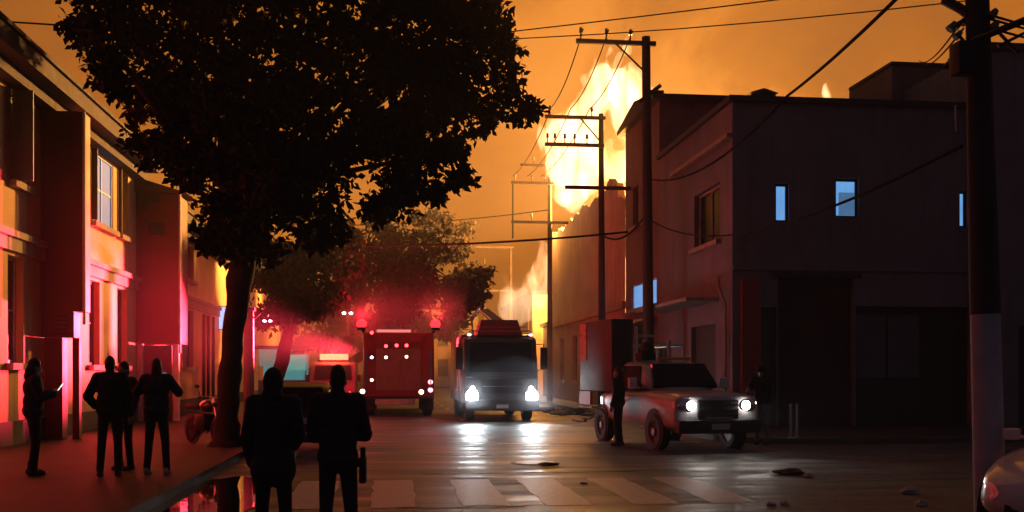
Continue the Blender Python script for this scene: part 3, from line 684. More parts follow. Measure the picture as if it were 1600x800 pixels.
bg_tree('wide hazy olive tree overhanging the red fire engine',500,47,[(500,420),(520,350),(600,320),(660,345),(705,360),(712,420),(690,470),(640,500),(560,505),(520,480)],420,m_leaf3,3.2)
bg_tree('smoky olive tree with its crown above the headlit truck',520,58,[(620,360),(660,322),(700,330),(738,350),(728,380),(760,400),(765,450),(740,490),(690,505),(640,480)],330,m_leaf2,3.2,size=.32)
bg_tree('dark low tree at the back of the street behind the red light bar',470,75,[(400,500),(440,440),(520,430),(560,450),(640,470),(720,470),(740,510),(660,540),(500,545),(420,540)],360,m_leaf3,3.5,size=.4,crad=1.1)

# ------------------------------------------------------------------ flames
def flame_mat(name,colr,k,nscale=.9):
    m=bpy.data.materials.new(name); m.use_nodes=True; t=m.node_tree; t.nodes.clear(); Lk=t.links.new
    o=N(t,'ShaderNodeOutputMaterial'); e=N(t,'ShaderNodeEmission'); e.inputs['Color'].default_value=colr+(1,)
    g=N(t,'ShaderNodeNewGeometry'); mp=N(t,'ShaderNodeMapping'); mp.inputs['Scale'].default_value=(1,1,.3); Lk(g.outputs['Position'],mp.inputs['Vector'])
    n=N(t,'ShaderNodeTexNoise',inp={'Scale':nscale,'Detail':3.0,'Roughness':.55,'Distortion':.9}); Lk(mp.outputs[0],n.inputs['Vector'])
    cr_=N(t,'ShaderNodeValToRGB'); ee=cr_.color_ramp.elements; ee[0].position=.40; ee[0].color=(1,.30,.035,1); ee[1].position=.60; ee[1].color=(1,.60,.32,1); Lk(n.outputs['Fac'],cr_.inputs['Fac']); Lk(cr_.outputs['Color'],e.inputs['Color'])
    r=N(t,'ShaderNodeMapRange',inp={'From Min':.42,'From Max':.60,'To Min':k*.02,'To Max':k*1.7}); Lk(n.outputs['Fac'],r.inputs['Value']); Lk(r.outputs[0],e.inputs['Strength']); Lk(e.outputs[0],o.inputs['Volume'])
    return m
def flame_mesh(name,poly,t0,depth,n,r,mat,label,vox=.16,tongues=24,tl=1.5):
    xs=[p[0] for p in poly]; ys=[p[1] for p in poly]; bm=bmesh.new(); k=0
    mpp=t0/1600
    while k<n:
        px,py=random.uniform(min(xs),max(xs)),random.uniform(min(ys),max(ys))
        if not in_poly(px,py,poly): continue
        e=edge_dist(px,py,poly); rad=min(r,e*mpp*.9+.06)
        dd=depth*min(1,(e+2)/24)
        p=at_t(px,py,t0)+Vector((SN,CS,0))*random.uniform(-1,1)*dd
        sphere(bm,p,rad,1,1,random.uniform(1.0,1.6),8,6); k+=1
    k=0; cx=sum(xs)/len(xs)
    while k<tongues:                      # curling tongues that leave the body of the flame
        px,py=random.uniform(min(xs),max(xs)),random.uniform(min(ys),max(ys))
        if not in_poly(px,py,poly) or edge_dist(px,py,poly)>9: continue
        p=at_t(px,py,t0)+Vector((SN,CS,0))*random.uniform(-.4,.4)*depth; ln=random.uniform(.5,tl)*r; sgn=1 if px>cx else -1; ph=random.uniform(0,6)
        for j in range(10):
            f=j/9; q=p+Vector((sgn*ln*.18*f+.12*r*math.sin(ph+4*f),.1*r*math.cos(ph+3*f),ln*f)); sphere(bm,q,max(.1,r*.3*(1-f)),1,1,1.6,8,6)
        k+=1
    o=remesh(mk(name,bm,mat,sm=False),vox,1); amp=min(.6,r*.46)
    for v in o.data.vertices:
        q=v.co; d=mnoise.noise((q.x*1.0,q.y*1.0,q.z*.3))*amp*1.2+mnoise.noise((q.x*3.0,q.y*3.0,q.z*.8))*amp*.5
        v.co=q+v.normal*d
    remesh(o,vox*.9,0); tag(o,label,'flames'); return o
def remesh(o,vox,sm_it=4,adapt=0):
    md=o.modifiers.new('r','REMESH'); md.mode='VOXEL'; md.voxel_size=vox; md.use_smooth_shade=True
    if sm_it: s=o.modifiers.new('s','SMOOTH'); s.iterations=sm_it; s.factor=.5
    dg=bpy.context.evaluated_depsgraph_get(); me=bpy.data.meshes.new_from_object(o.evaluated_get(dg)); old=o.data
    o.modifiers.clear(); mats=list(old.materials); o.data=me; me.name=old.name
    if not me.materials:
        for m_ in mats: me.materials.append(m_)
    bpy.data.meshes.remove(old)
    for p in me.polygons: p.use_smooth=True
    return o
m_fire=flame_mat('flame',(1,.44,.15),1.05,1.15)
m_fire2=flame_mat('flame_small',(1,.36,.06),2.2,1.2)
flame_mesh('flame',[(888,318),(866,298),(852,268),(846,235),(850,208),(872,190),(898,174),(913,140),(923,112),(935,88),(946,106),(960,118),(962,150),(944,178),(936,204),(938,244),(946,286),(925,298)],52,1.5,360,1.0,m_fire,'largest white-hot flames towering over the scorched facade left of the corner pole')
flame_mesh('flame',[(950,150),(956,120),(974,106),(988,110),(1003,130),(1015,150),(1020,178),(998,192),(990,214),(986,240),(974,228),(966,196)],50,1.2,170,.8,m_fire,'tall flame close behind the corner pole above the dark roof edge')
flame_mesh('flame',[(940,236),(960,246),(986,238),(986,282),(944,286)],53,1.0,90,.7,m_fire,'flames filling the broken wall top under the tall flame')
flame_mesh('flame',[(972,80),(977,62),(983,46),(988,64),(992,84),(984,90)],52,.4,26,.4,m_fire2,'thin flame tip flickering just above the highest crossarm',tongues=3,tl=.8)
flame_mesh('flame',[(1004,160),(1020,146),(1040,150),(1056,154),(1050,164),(1010,176)],50,.8,34,.6,m_fire2,'low flame licking over the roof edge right of the corner pole',tongues=3,tl=.8)
flame_mesh('flame',[(1286,150),(1290,138),(1300,143),(1312,146),(1326,144),(1322,152)],46,.6,26,.4,m_fire2,'small flame tongue on the dark roofline beside the rooftop block',tongues=3,tl=.8)
flame_mesh('flame',[(836,484),(830,450),(834,414),(842,392),(852,378),(858,396),(860,440),(858,486)],67,1.2,60,.9,m_fire,'narrow flames low in the street left of the square-bracket pole')
flame_mesh('flame',[(782,508),(778,470),(792,440),(812,446),(824,420),(836,446),(838,500)],72,1.0,60,.7,flame_mat('street_end_glow',(1,.34,.07),.45,.6),'dull orange glow at the street end behind the truck ladder')  # dull emissive volume gives the street end its orange glow
# ------------------------------------------------------------------ vehicles (built facing -Y, origin on the ground at the middle of the front or rear)
m_engine=M('engine_red',(.34,.035,.03),.35,var=.12,coat=.4,dirt=.25); m_engine_dark=M('engine_shutter',(.36,.24,.17),.45,var=.2,metal=.3)
m_truckdark=M('truck_dark_paint',(.035,.03,.036),.4,coat=.3); m_wind=glass('windscreen',(.010,.009,.011),.12); m_wind.node_tree.nodes['Principled BSDF'].inputs['Specular IOR Level'].default_value=.22
m_tail=E('tail_lamp_red',(1,.04,.05),9,(.3,.01,.01)); m_tailw=E('lamp_warm',(1,.62,.42),7); m_pinkl=E('lamp_pink',(1,.16,.2),8)
m_beacon=E('beacon_red',(1,.010,.014),7,(.3,.01,.01)); m_head=E('headlamp_white',(.85,.97,1),60); m_head2=E('headlamp_warm_white',(1,.95,.86),26)
m_reflw=M('reflective_white',(.75,.73,.7),.3); m_alu=M('aluminium',(.5,.48,.48),.35,metal=.8)
def wheel(parent,x,y,r=.5,wd=.28,dual=False):
    bm=bmesh.new(); n=26
    prof=[(r*.62,0),(r*.93,0),(r,wd*.14),(r,wd*.86),(r*.93,wd),(r*.62,wd)]
    rings=[[(x-wd/2+w_, y+q*math.cos(2*math.pi*i/n), r+q*math.sin(2*math.pi*i/n)) for q,w_ in prof] for i in range(n)]
    rv=[[bm.verts.new(p) for p in rg] for rg in rings]
    for i in range(n):
        a,b=rv[i],rv[(i+1)%n]
        for k in range(len(prof)): bm.faces.new((a[k],a[(k+1)%len(prof)],b[(k+1)%len(prof)],b[k]))
    w_=mk('wheel',bm,m_black,parent)
    bm=bmesh.new(); cyl(bm,(x-wd*.42,y,r),(x+wd*.42,y,r),r*.63,n=20); cyl(bm,(x-wd*.5,y,r),(x+wd*.5,y,r),r*.2,n=12); mk('rim',bm,m_alu,w_); return w_
# --- red fire engine, rear towards us
P=on_z(623,650,0)
fe_=thing('fire_engine','red fire engine seen from behind with two red beacons lit','fire engine',(P.x,P.y,0)); fe_.scale=(1.1,1,1.04)
bm=bmesh.new(); box(bm,-1.22,1.22,.05,7.6,.62,3.05,bev=.06); mk('body',bm,m_engine,fe_)
bm=bmesh.new(); box(bm,-1.2,1.2,7.65,9.6,.55,2.85,bev=.12); mk('cab',bm,m_engine,fe_)
o=bx('rear_shutter',m_engine_dark,fe_,-.78,.78,.0,.048,.95,2.45)
for k in range(12):
    bm=bmesh.new(); box(bm,-.76,.76,-.014,-.001,.97+k*.122,1.07+k*.122); mk('slat',bm,m_engine_dark,o)
for k in (-1,1):
    bx('side_panel',m_engine,fe_,k*1.0-.2,k*1.0+.2,.0,.048,.7,2.95,bev=.015)
bx('hazard_band',m_redpil,fe_,-1.18,1.18,.005,.047,2.52,2.72)
bx('bumper',m_reflw,fe_,-.8,.55,-.32,-.1,.42,.62,bev=.03); bx('step',m_iron,fe_,-1.15,1.15,-.30,.04,.66,.72)
bx('light_bar',E('roof_bar_pink',(1,.25,.22),1.0),fe_,-.75,.42,.02,.16,3.06,3.15)
def lampdot(parent,x,z,r,m_,name='marker_lamp',y=-.06):
    bm=bmesh.new(); cyl(bm,(x,y+.06,z),(x,y-.01,z),r*1.25,n=14); o=mk(name,bm,m_iron,parent)
    bm=bmesh.new(); sphere(bm,(x,y-.01,z),r,1,.5,1,12,8); mk('lens',bm,m_,o); return o
def fx(px): return (px-623)/41.3
def fz(py): return EYE+(582-py)/41.3
for px,py in ((605,545),(620,544),(634,544),(585,525)): lampdot(fe_,fx(px),fz(py),.06,m_tail)
for px,py in ((585,562),(605,562),(634,561),(585,596)): lampdot(fe_,fx(px),fz(py),.055,m_tailw)
for px,py,m_ in ((572,613,m_tailw),(668,599,m_pinkl),(668,611,m_pinkl),(655,614,m_tailw)): lampdot(fe_,fx(px),fz(py),.085,m_,'tail_light')
for s in (-1,1):
    bm=bmesh.new(); cyl(bm,(s*1.15,.3,2.99),(s*1.27,.1,3.2),.05,n=8); cyl(bm,(s*1.27,.1,3.13),(s*1.27,.1,3.24),.15,n=16); o=mk('beacon',bm,m_iron,fe_)
    bm=bmesh.new(); sphere(bm,(s*1.27,.1,3.36),.17,1,1,1.0,16,10); mk('lens',bm,m_beacon,o)
    wheel(fe_,s*1.02,1.2,.5,.34); wheel(fe_,s*1.02,7.4,.5,.32)
    bx('handrail',m_chrome,fe_,s*1.1-.02,s*1.1+.02,-.12,-.08,1.0,2.4); bx('mud_flap',m_black,fe_,s*1.02-.2,s*1.02+.2,.55,.58,.2,.65)
    bx('locker_door',m_engine_dark,fe_,s*1.222-.02,s*1.222+.02,.6,3.0,1.1,2.5)
    bx('ladder_rail',m_alu,fe_,s*.3+.3-.02,s*.3+.3+.02,.4,6.5,3.12,3.2)
    lamp('beacon_light','SPOT',Vector((P.x+s*1.4,P.y+.1,3.82)),1800,(1,.02,.04),.12,aim=Vector((P.x+s*1.5,P.y+6,6.2)),angle=172,blend=1.0)
    lamp('beacon_spill','POINT',Vector((P.x+s*1.4,P.y+.12,3.84)),60,(1,.03,.06),.12)
# added red spots stand in for the beacons' light on houses and corner
for ty,pw in ((23.5,105000),(27.5,135000),(31.5,90000),(36.5,42000)): lamp('beacon_fill_beam','SPOT',Vector((P.x-1.55,P.y-.2,2.4)),pw,(1,.035,.075),.2,aim=(-8,ty,3.5),angle=23,blend=.8)
lamp('beacon_fill_beam','SPOT',Vector((P.x+1.5,P.y-.3,2.6)),4500,(1,.05,.08),.25,aim=(10.4,28,4.4),angle=26,blend=.9)
# --- dark truck with headlights, facing us
P2=on_z(784,659,0)
tk=thing('headlit_truck','dark fire truck facing the camera with both headlights blazing','truck',(P2.x,P2.y,0))
prof=[(0,.55),(-.02,1.5),(.10,1.62),(.38,2.72),(.55,2.86),(2.1,2.9),(2.1,.55)]
bm=bmesh.new(); prism_x(bm,prof,-1.22,1.22); bmesh.ops.bevel(bm,geom=list(bm.edges),offset=.05,segments=2,affect='EDGES'); mk('cab',bm,m_truckdark,tk)
bm=bmesh.new(); box(bm,-1.25,1.25,2.2,8.2,.6,3.0,bev=.05); mk('body',bm,M('truck_maroon',(.12,.02,.025),.4,coat=.3),tk)
bm=bmesh.new(); ring_loft(bm,[[(-1.08,.085,1.66),(1.08,.085,1.66),(1.02,.345,2.66),(-1.02,.345,2.66)],[(-1.08,.06,1.665),(1.08,.06,1.665),(1.02,.32,2.665),(-1.02,.32,2.665)]]); mk('windscreen',bm,m_wind,tk)
bx('grille',m_iron,tk,-.7,.7,-.05,-.021,.95,1.42)
for k in range(5): bx('grille_bar',m_chrome if k==2 else m_iron,tk,-.68,.68,-.075,-.052,1.0+k*.085,1.03+k*.085)
bx('bumper',m_truckdark,tk,-1.24,1.24,-.22,.02,.38,.74,bev=.05)
bx('number_plate',M('plate_grey',(.4,.4,.4),.5),tk,-.2,.2,-.24,-.222,.46,.58)
for s in (-1,1):
    X=s*1.0
    bm=bmesh.new(); cyl(bm,(X,-.02,.86),(X,-.1,.86),.22,n=20); o=mk('headlight',bm,m_chrome,tk)
    bm=bmesh.new(); sphere(bm,(X,-.1,.86),.21,1,.4,1.1,16,10); mk('lens',bm,m_head,o)
    bm=bmesh.new(); sphere(bm,(X-.02*s,-.1,1.13),.065,1,.5,1,12,8); mk('indicator',bm,m_head2,o)
    bm=bmesh.new(); tube(bm,[(s*1.2,.2,2.6),(s*1.42,.02,2.6),(s*1.42,.0,1.75),(s*1.22,.15,1.72)],.02,6); box(bm,s*1.42-.12,s*1.42+.12,-.06,.03,1.75,2.5,bev=.03); mk('mirror',bm,m_iron,tk)
    bx('door_seam',m_iron,tk,s*1.224-.004,s*1.224+.004,.5,.53,.8,2.7); bx('side_window',m_wind,tk,s*1.223-.006,s*1.223+.006,.6,1.7,1.75,2.55)
    bm=bmesh.new(); sphere(bm,(s*1.05,.52,2.93),.06,1.3,.7,.8,10,6); mk('clearance_lamp',bm,E('clearance_lamp_pink',(1,.6,.7),2.2) if s<0 else bpy.data.materials['clearance_lamp_pink'],tk)
    wheel(tk,s*1.0,1.3,.5,.3); wheel(tk,s*1.0,6.6,.5,.36)
    lamp('headlight_beam','SPOT',P2+Vector((X,-.3,.86)),480,(.80,.95,1),.12,aim=P2+Vector((X*1.1,-9.5,-.25)),angle=62,blend=.9)
    lamp('headlight_spill','POINT',P2+Vector((X,-.42,.86)),18,(.80,.95,1),.1)
bx('marker_strip',E('orange_marker',(1,.22,.1),.5),tk,-1.262,-1.252,2.3,2.4,1.2,2.85)
# ladder rack and monitor on the cab
m_rack=M('rack_maroon',(.16,.03,.04),.45)
bm=bmesh.new(); ring_loft(bm,[[(-.78,.6,2.92),(.78,.6,2.92),(.62,.75,3.45),(-.62,.75,3.45)],[(-.78,2.0,2.92),(.78,2.0,2.92),(.62,1.9,3.45),(-.62,1.9,3.45)]]); mk('roof_housing',bm,m_rack,tk)
bm=bmesh.new(); tube(bm,[(-1.05,.6,3.02),(-1.0,.55,3.06),(1.0,.55,3.06),(1.05,.6,3.02)],.025,6); tube(bm,[(-.8,.58,3.2),(.9,.58,3.2)],.02,6); mk('roof_rail',bm,M('rail_red',(.4,.06,.06),.4),tk)
bm=bmesh.new()
for s in (-.22,.22): tube(bm,[(s+.1,2.4,3.5),(s+.1,8.5,4.3)],.045,6)
for k in range(12): y=2.5+k*.52; tube(bm,[(-.12,y,3.5+(y-2.4)*.131),(.32,y,3.5+(y-2.4)*.131)],.02,6)
mk('ladder',bm,m_alu,tk)
bm=bmesh.new(); tube(bm,[(-.9,.9,2.95),(-.95,.8,3.5),(-.7,.4,3.85)],.05,8); tube(bm,[(-.95,.8,3.5),(-.75,.7,3.62)],.03,6); sphere(bm,(-.95,.8,3.5),.09); mk('water_monitor',bm,m_alu,tk)
bm=bmesh.new(); tube(bm,[(-1.3,2.4,1.0),(-1.34,2.4,2.4),(-1.18,2.2,3.0)],.06,8); mk('hose',bm,m_alu,tk)
# --- pickup with tall cargo box
P3=Vector((6.62,20.5,0))
m_pk=M('pickup_silver_paint',(.50,.47,.50),.35,coat=.5,var=.1,dirt=.25); m_pkd=M('pickup_grille_dark',(.03,.028,.03),.5)
pk=thing('pickup_truck','pale pickup with headlights on and a tall dark cargo box at the junction','pickup truck',(P3.x,P3.y,0),R(9.3))
def subd(o,lv=2):
    s=o.modifiers.new('s','SUBSURF'); s.levels=lv; dg=bpy.context.evaluated_depsgraph_get(); me=bpy.data.meshes.new_from_object(o.evaluated_get(dg)); old=o.data; o.modifiers.clear(); o.data=me; bpy.data.meshes.remove(old); me.name=o.name
    for p in me.polygons: p.use_smooth=True
    return o
def loft_car(bm,secs):
    """secs: list of (y, [(halfwidth,z)...]) lower to upper; mirrored"""
    rings=[]
    for y,pr in secs: rings.append([(w_,y,z) for w_,z in pr]+[(-w_,y,z) for w_,z in reversed(pr)])
    ring_loft(bm,rings)
bm=bmesh.new()
loft_car(bm,[(-.06,[(.84,.42),(.92,.6),(.92,1.06),(.80,1.16)]),(.0,[(.88,.40),(.96,.6),(.96,1.10),(.82,1.20)]),(.14,[(.9,.38),(.97,.6),(.97,1.12),(.84,1.24)]),(.7,[(.9,.36),(.98,.62),(.97,1.14),(.86,1.27)]),(1.45,[(.9,.36),(.98,.62),(.97,1.16),(.88,1.30)]),(3.2,[(.9,.36),(.98,.62),(.97,1.16),(.9,1.28)]),(5.1,[(.9,.5),(.96,.7),(.96,1.12),(.9,1.2)])])
subd(mk('body',bm,m_pk,pk))
bm=bmesh.new()
loft_car(bm,[(1.42,[(.88,1.22),(.86,1.25),(.82,1.28),(.7,1.29)]),(1.98,[(.9,1.22),(.87,1.5),(.78,1.86),(.64,1.92)]),(3.1,[(.9,1.22),(.87,1.5),(.78,1.88),(.64,1.94)]),(3.36,[(.9,1.22),(.88,1.5),(.80,1.84),(.64,1.88)])])
subd(mk('cabin',bm,m_pk,pk))
bm=bmesh.new(); ring_loft(bm,[[(-.76,1.52,1.30),(.76,1.52,1.30),(.64,1.93,1.80),(-.64,1.93,1.80)],[(-.76,1.44,1.36),(.76,1.44,1.36),(.64,1.84,1.85),(-.64,1.84,1.85)]]); mk('windscreen',bm,m_wind,pk)
for s in (-1,1):
    bm=bmesh.new(); ring_loft(bm,[[(s*.875,1.9,1.32),(s*.875,3.1,1.32),(s*.775,3.05,1.80),(s*.775,2.1,1.80)],[(s*.905,1.9,1.32),(s*.905,3.1,1.32),(s*.815,3.05,1.80),(s*.815,2.1,1.80)]]); mk('side_window',bm,m_wind,pk)
    bx('door_handle',m_chrome,pk,s*.975-.015,s*.975+.015,2.7,2.85,1.0,1.04)
    bm=bmesh.new(); box(bm,s*1.12-.09,s*1.12+.09,1.75,1.88,1.28,1.54,bev=.03); tube(bm,[(s*.9,1.9,1.30),(s*1.1,1.84,1.34)],.02,6); mk('mirror',bm,m_white,pk)
    for yy in (.98,4.1): bm=bmesh.new(); cyl(bm,(s*.955,yy,.42),(s*.978,yy,.42),.47,n=22); mk('wheel_arch',bm,m_black,pk)
    wheel(pk,s*.87,.98,.39,.25); wheel(pk,s*.87,4.1,.39,.25)
    bm=bmesh.new(); sphere(bm,(s*.68,-.03,.97),.17,1.25,.4,.8,16,10); o=mk('headlight',bm,m_chrome,pk)
    bm=bmesh.new(); sphere(bm,(s*.62,-.10,.97),.10,1,.4,1,14,8); mk('lens',bm,m_head2,o)
    bm=bmesh.new(); sphere(bm,(s*.83,-.02,.97),.045,1,.5,1,10,6); mk('indicator',bm,M('lamp_unlit',(.5,.48,.46),.15) if s<0 else bpy.data.materials['lamp_unlit'],o)
    lamp('pickup_headlight_beam','SPOT',P3+Vector((s*.6+.1,-.36,.96)),60,(1,.95,.86),.08,aim=P3+Vector((s*.6+1.2,-8,-.3)),angle=60,blend=.9)
    bm=bmesh.new(); cyl(bm,(s*.6,-.04,.5),(s*.6,-.08,.5),.07,n=12); mk('fog_lamp',bm,m_chrome,pk)
for i in range(3):
    bm=bmesh.new(); sphere(bm,(.76+.06*i,-.08+.03*i,.99+.012*i),.022,1,.5,1,8,6); mk('lamp_element',bm,m_head2,pk)
bx('grille',m_pkd,pk,-.46,.46,-.09,.0,.70,1.08,bev=.02)
for k in range(3): bx('grille_bar',m_pkd,pk,-.44,.44,-.112,-.092,.76+k*.1,.79+k*.1)
bx('bumper',m_pkd,pk,-.93,.93,-.18,.05,.40,.68,bev=.05); bx('number_plate',bpy.data.materials['plate_grey'],pk,-.2,.2,-.195,-.181,.48,.60); bx('bumper_strip',m_chrome,pk,-.3,.3,-.112,-.092,.71,.735)
m_boxd=M('cargo_box_dark',(.045,.036,.034),.6,var=.25)
bm=bmesh.new(); box(bm,-.98,-.42,3.42,5.6,1.2,2.92,bev=.03); mk('cargo_box',bm,m_boxd,pk)
bx('red_corner_panel',M('reflective_red',(.5,.03,.025),.3),pk,-.995,-.981,5.1,5.58,1.95,2.88)
bx('tail_box',M('tail_box_red',(.35,.1,.09),.5),pk,-1.02,-.96,4.75,5.55,.85,1.18); bx('tail_rail',m_chrome,pk,-1.03,-.96,4.6,5.6,.76,.8)
bm=bmesh.new(); tube(bm,[(-.4,3.5,2.3),(.9,3.5,2.3),(.9,5.5,2.3),(-.4,5.5,2.3)],.03,6); mk('ladder_rack',bm,m_alu,pk)
for sx,sy in ((.9,3.5),(.9,5.5)): bm=bmesh.new(); tube(bm,[(sx,sy,1.1),(sx,sy,2.3)],.03,6); mk('rack_post',bm,m_alu,pk)
bm=bmesh.new(); tube(bm,[(-.45,3.3,1.2),(-.38,3.35,2.2),(-.38,3.36,2.75)],.05,8); mk('hose',bm,m_white,pk)
bm=bmesh.new(); cyl(bm,(.3,3.6,1.3),(.3,3.6,2.1),.16,n=14); mk('cylinder_tank',bm,m_engine,pk)
bx('roof_tube',m_alu,pk,-.38,.1,3.4,3.46,2.5,2.55)
bm=bmesh.new(); sphere(bm,(-.42,2.6,2.17),.17,1,1,1.2); box(bm,-.6,-.25,2.5,2.9,1.93,2.1,bev=.03); mk('tool_bag',bm,m_black,pk)
bm=bmesh.new(); box(bm,-.12,.12,2.45,2.8,1.93,2.22,bev=.04); cyl(bm,(.02,2.4,2.0),(.02,2.4,2.38),.05,n=10); mk('pump',bm,m_alu,pk)
bx('beacon_bar',M('beacon_bar_amber',(.5,.33,.06),.35),pk,-.3,.52,2.28,2.42,1.93,2.0,bev=.02)
# --- parked dark car seen from behind
def car(name,label,loc,rz,paint,tail,group=None,head=None):
    c_=thing(name,label,'car',loc,rz,group)
    bm=bmesh.new(); loft_car(bm,[(0,[(.72,.34),(.80,.5),(.78,.8),(.66,.92)]),(.15,[(.80,.26),(.85,.5),(.84,.88),(.72,.99)]),(.9,[(.82,.22),(.87,.5),(.86,.9),(.74,1.0)]),(2.6,[(.82,.22),(.87,.5),(.86,.9),(.74,.98)]),(3.6,[(.80,.24),(.85,.5),(.83,.82),(.68,.88)]),(4.15,[(.7,.32),(.78,.5),(.72,.66),(.55,.70)])]); subd(mk('body',bm,paint,c_))
    bm=bmesh.new(); loft_car(bm,[(.12,[(.72,.97),(.70,.99),(.68,1.0),(.6,1.01)]),(.55,[(.74,.97),(.70,1.2),(.6,1.38),(.48,1.41)]),(1.4,[(.75,.97),(.71,1.2),(.6,1.44),(.48,1.47)]),(2.2,[(.75,.95),(.71,1.2),(.58,1.41),(.46,1.44)]),(3.05,[(.72,.90),(.70,.91),(.66,.93),(.5,.94)])]); subd(mk('roof',bm,paint,c_))
    bm=bmesh.new(); ring_loft(bm,[[(-.60,.2,1.03),(.60,.2,1.03),(.48,.50,1.31),(-.48,.50,1.31)],[(-.60,.13,1.07),(.60,.13,1.07),(.48,.44,1.36),(-.48,.44,1.36)]]); mk('rear_window',bm,m_wind,c_)
    bm=bmesh.new(); ring_loft(bm,[[(-.60,2.93,.95),(.60,2.93,.95),(.46,2.28,1.34),(-.46,2.28,1.34)],[(-.60,2.97,1.01),(.60,2.97,1.01),(.46,2.32,1.40),(-.46,2.32,1.40)]]); mk('windscreen',bm,m_wind,c_)
    for s in (-1,1):
        bm=bmesh.new(); ring_loft(bm,[[(s*.735,.6,1.0),(s*.735,2.6,.98),(s*.60,2.15,1.36),(s*.60,.75,1.36)],[(s*.750,.6,1.0),(s*.750,2.6,.98),(s*.618,2.15,1.37),(s*.618,.75,1.37)]]); mk('side_window',bm,m_wind,c_)
        bx('tail_light',tail,c_,s*.70-.09,s*.70+.09,-.01,.1,.72,.88,bev=.02)
        bm=bmesh.new(); sphere(bm,(s*.56,3.93,.58),.11,1.2,.5,.7,12,8); mk('headlight',bm,head or m_chrome,c_)
        bm=bmesh.new(); box(bm,s*.89-.08,s*.89+.08,2.5,2.62,.97,1.09,bev=.03); tube(bm,[(s*.72,2.55,.98),(s*.86,2.55,1.02)],.02,6); mk('mirror',bm,paint,c_)
        for y in (.75,3.3):
            bm=bmesh.new(); cyl(bm,(s*.84,y,.33),(s*.872,y,.33),.37,n=22); mk('wheel_arch',bm,m_black,c_)
            wheel(c_,s*.78,y,.31,.2)
        bx('door_handle',m_chrome,c_,s*.87-.012,s*.87+.012,1.5,1.62,.8,.83)
    bx('front_grille',m_iron,c_,-.52,.52,3.9,4.06,.34,.50,bev=.02)
    bx('bumper',paint,c_,-.8,.8,-.08,.08,.32,.56,bev=.04); bx('bumper_strip',m_chrome,c_,-.62,.62,-.095,-.081,.47,.50); bx('number_plate',bpy.data.materials['plate_grey'],c_,-.22,.22,-.03,-.002,.66,.78)
    return c_
P4=on_z(461,716,0)
car('parked_car','dark hatchback seen from behind between the two nearest onlookers',(P4.x,P4.y,0),0,M('car_black_paint',(.016,.014,.02),.4,coat=.1,spec=.2),E('tail_dim',(1,.25,.12),.35,(.3,.03,.02)))
# pale car at the bottom right, nose to the left
P5=at_t(1535,582,9.6)
wc_=car('white_car','pale car nosing in at the bottom right corner of the photo',(8.72,10.70,0),R(131),M('car_white_paint',(.66,.62,.66),.28,coat=.7,var=.05),bpy.data.materials['tail_dim'],None,m_wind)
# --- van with the red light bar (left, far)
P6=Vector((-2.0,44.5,0)); P6.x=on_y(520,582,44.5).x
vn=thing('rescue_van','grey rescue van with a glowing red light bar beyond the nearest onlookers','van',P6)
bm=bmesh.new(); prof=[(0,.35),(0,1.1),(.1,1.25),(.5,2.0),(.8,2.12),(4.6,2.12),(4.7,.35)]; prism_x(bm,prof,-.95,.95); bmesh.ops.bevel(bm,geom=list(bm.edges),offset=.05,segments=2,affect='EDGES'); mk('body',bm,M('van_grey',(.32,.31,.34),.4,coat=.3),vn)
bm=bmesh.new(); ring_loft(bm,[[(-.82,.12,1.32),(.82,.12,1.32),(.76,.46,1.95),(-.76,.46,1.95)],[(-.82,.09,1.33),(.82,.09,1.33),(.76,.43,1.96),(-.76,.43,1.96)]]); mk('windscreen',bm,m_wind,vn)
o=bx('light_bar',m_iron,vn,-.62,.62,.9,1.2,2.125,2.2); 
for k in range(4): bx('lens',E('light_bar_red',(1,.10,.045),9) if k==0 else bpy.data.materials['light_bar_red'],o,-.60+k*.302,-.31+k*.302,.86,1.18,2.205,2.46)
lamp('light_bar_glow','POINT',P6+Vector((0,.4,2.6)),140,(1,.07,.035),.2)
for s in (-1,1):
    wheel(vn,s*.84,.9,.34,.22); wheel(vn,s*.84,3.7,.34,.22)
    bm=bmesh.new(); sphere(bm,(s*.7,.0,.78),.12,1.2,.4,.8,12,8); mk('headlight',bm,m_chrome,vn); bx('mirror',m_iron,vn,s*1.08-.08,s*1.08+.08,.35,.45,1.25,1.55)
bx('bumper',m_iron,vn,-.93,.93,-.1,.05,.32,.55,bev=.04); bx('grille',m_iron,vn,-.4,.4,-.03,-.002,.65,.9)
# --- motorcycle by the tree
Pm=on_z(322,694,.12)
mc=thing('motorcycle','dark parked motorcycle half hidden behind the big tree trunk','motorcycle',(Pm.x,Pm.y,.12),R(35))
for y in (-.62,.66): wheel(mc,0,y,.31,.12).children[0].data.materials[0]=m_iron
bm=bmesh.new(); tube(bm,[(0,-.62,.31),(0,-.45,.75),(0,-.36,.98)],.035,8); tube(bm,[(-.34,-.3,1.02),(0,-.38,1.0),(.34,-.3,1.02)],.018,8); mk('fork',bm,m_chrome,mc)
bm=bmesh.new(); sphere(bm,(0,-.08,.82),.2,.75,1.4,.7); mk('fuel_tank',bm,M('tank_dark_red',(.08,.01,.012),.25,coat=.6),mc)
bm=bmesh.new(); box(bm,-.12,.12,.15,.85,.74,.84,bev=.04); mk('seat',bm,m_black,mc)
bm=bmesh.new(); box(bm,-.15,.15,-.2,.3,.3,.66,bev=.06); tube(bm,[(0,.1,.5),(0,.66,.31)],.04,6); mk('engine',bm,m_iron,mc)
bm=bmesh.new(); tube(bm,[(.14,-.1,.35),(.16,.3,.25),(.17,.85,.34)],.045,8); mk('exhaust',bm,m_chrome,mc)
bm=bmesh.new(); sphere(bm,(0,-.5,.9),.11,1,.8,1); mk('headlight',bm,m_chrome,mc)
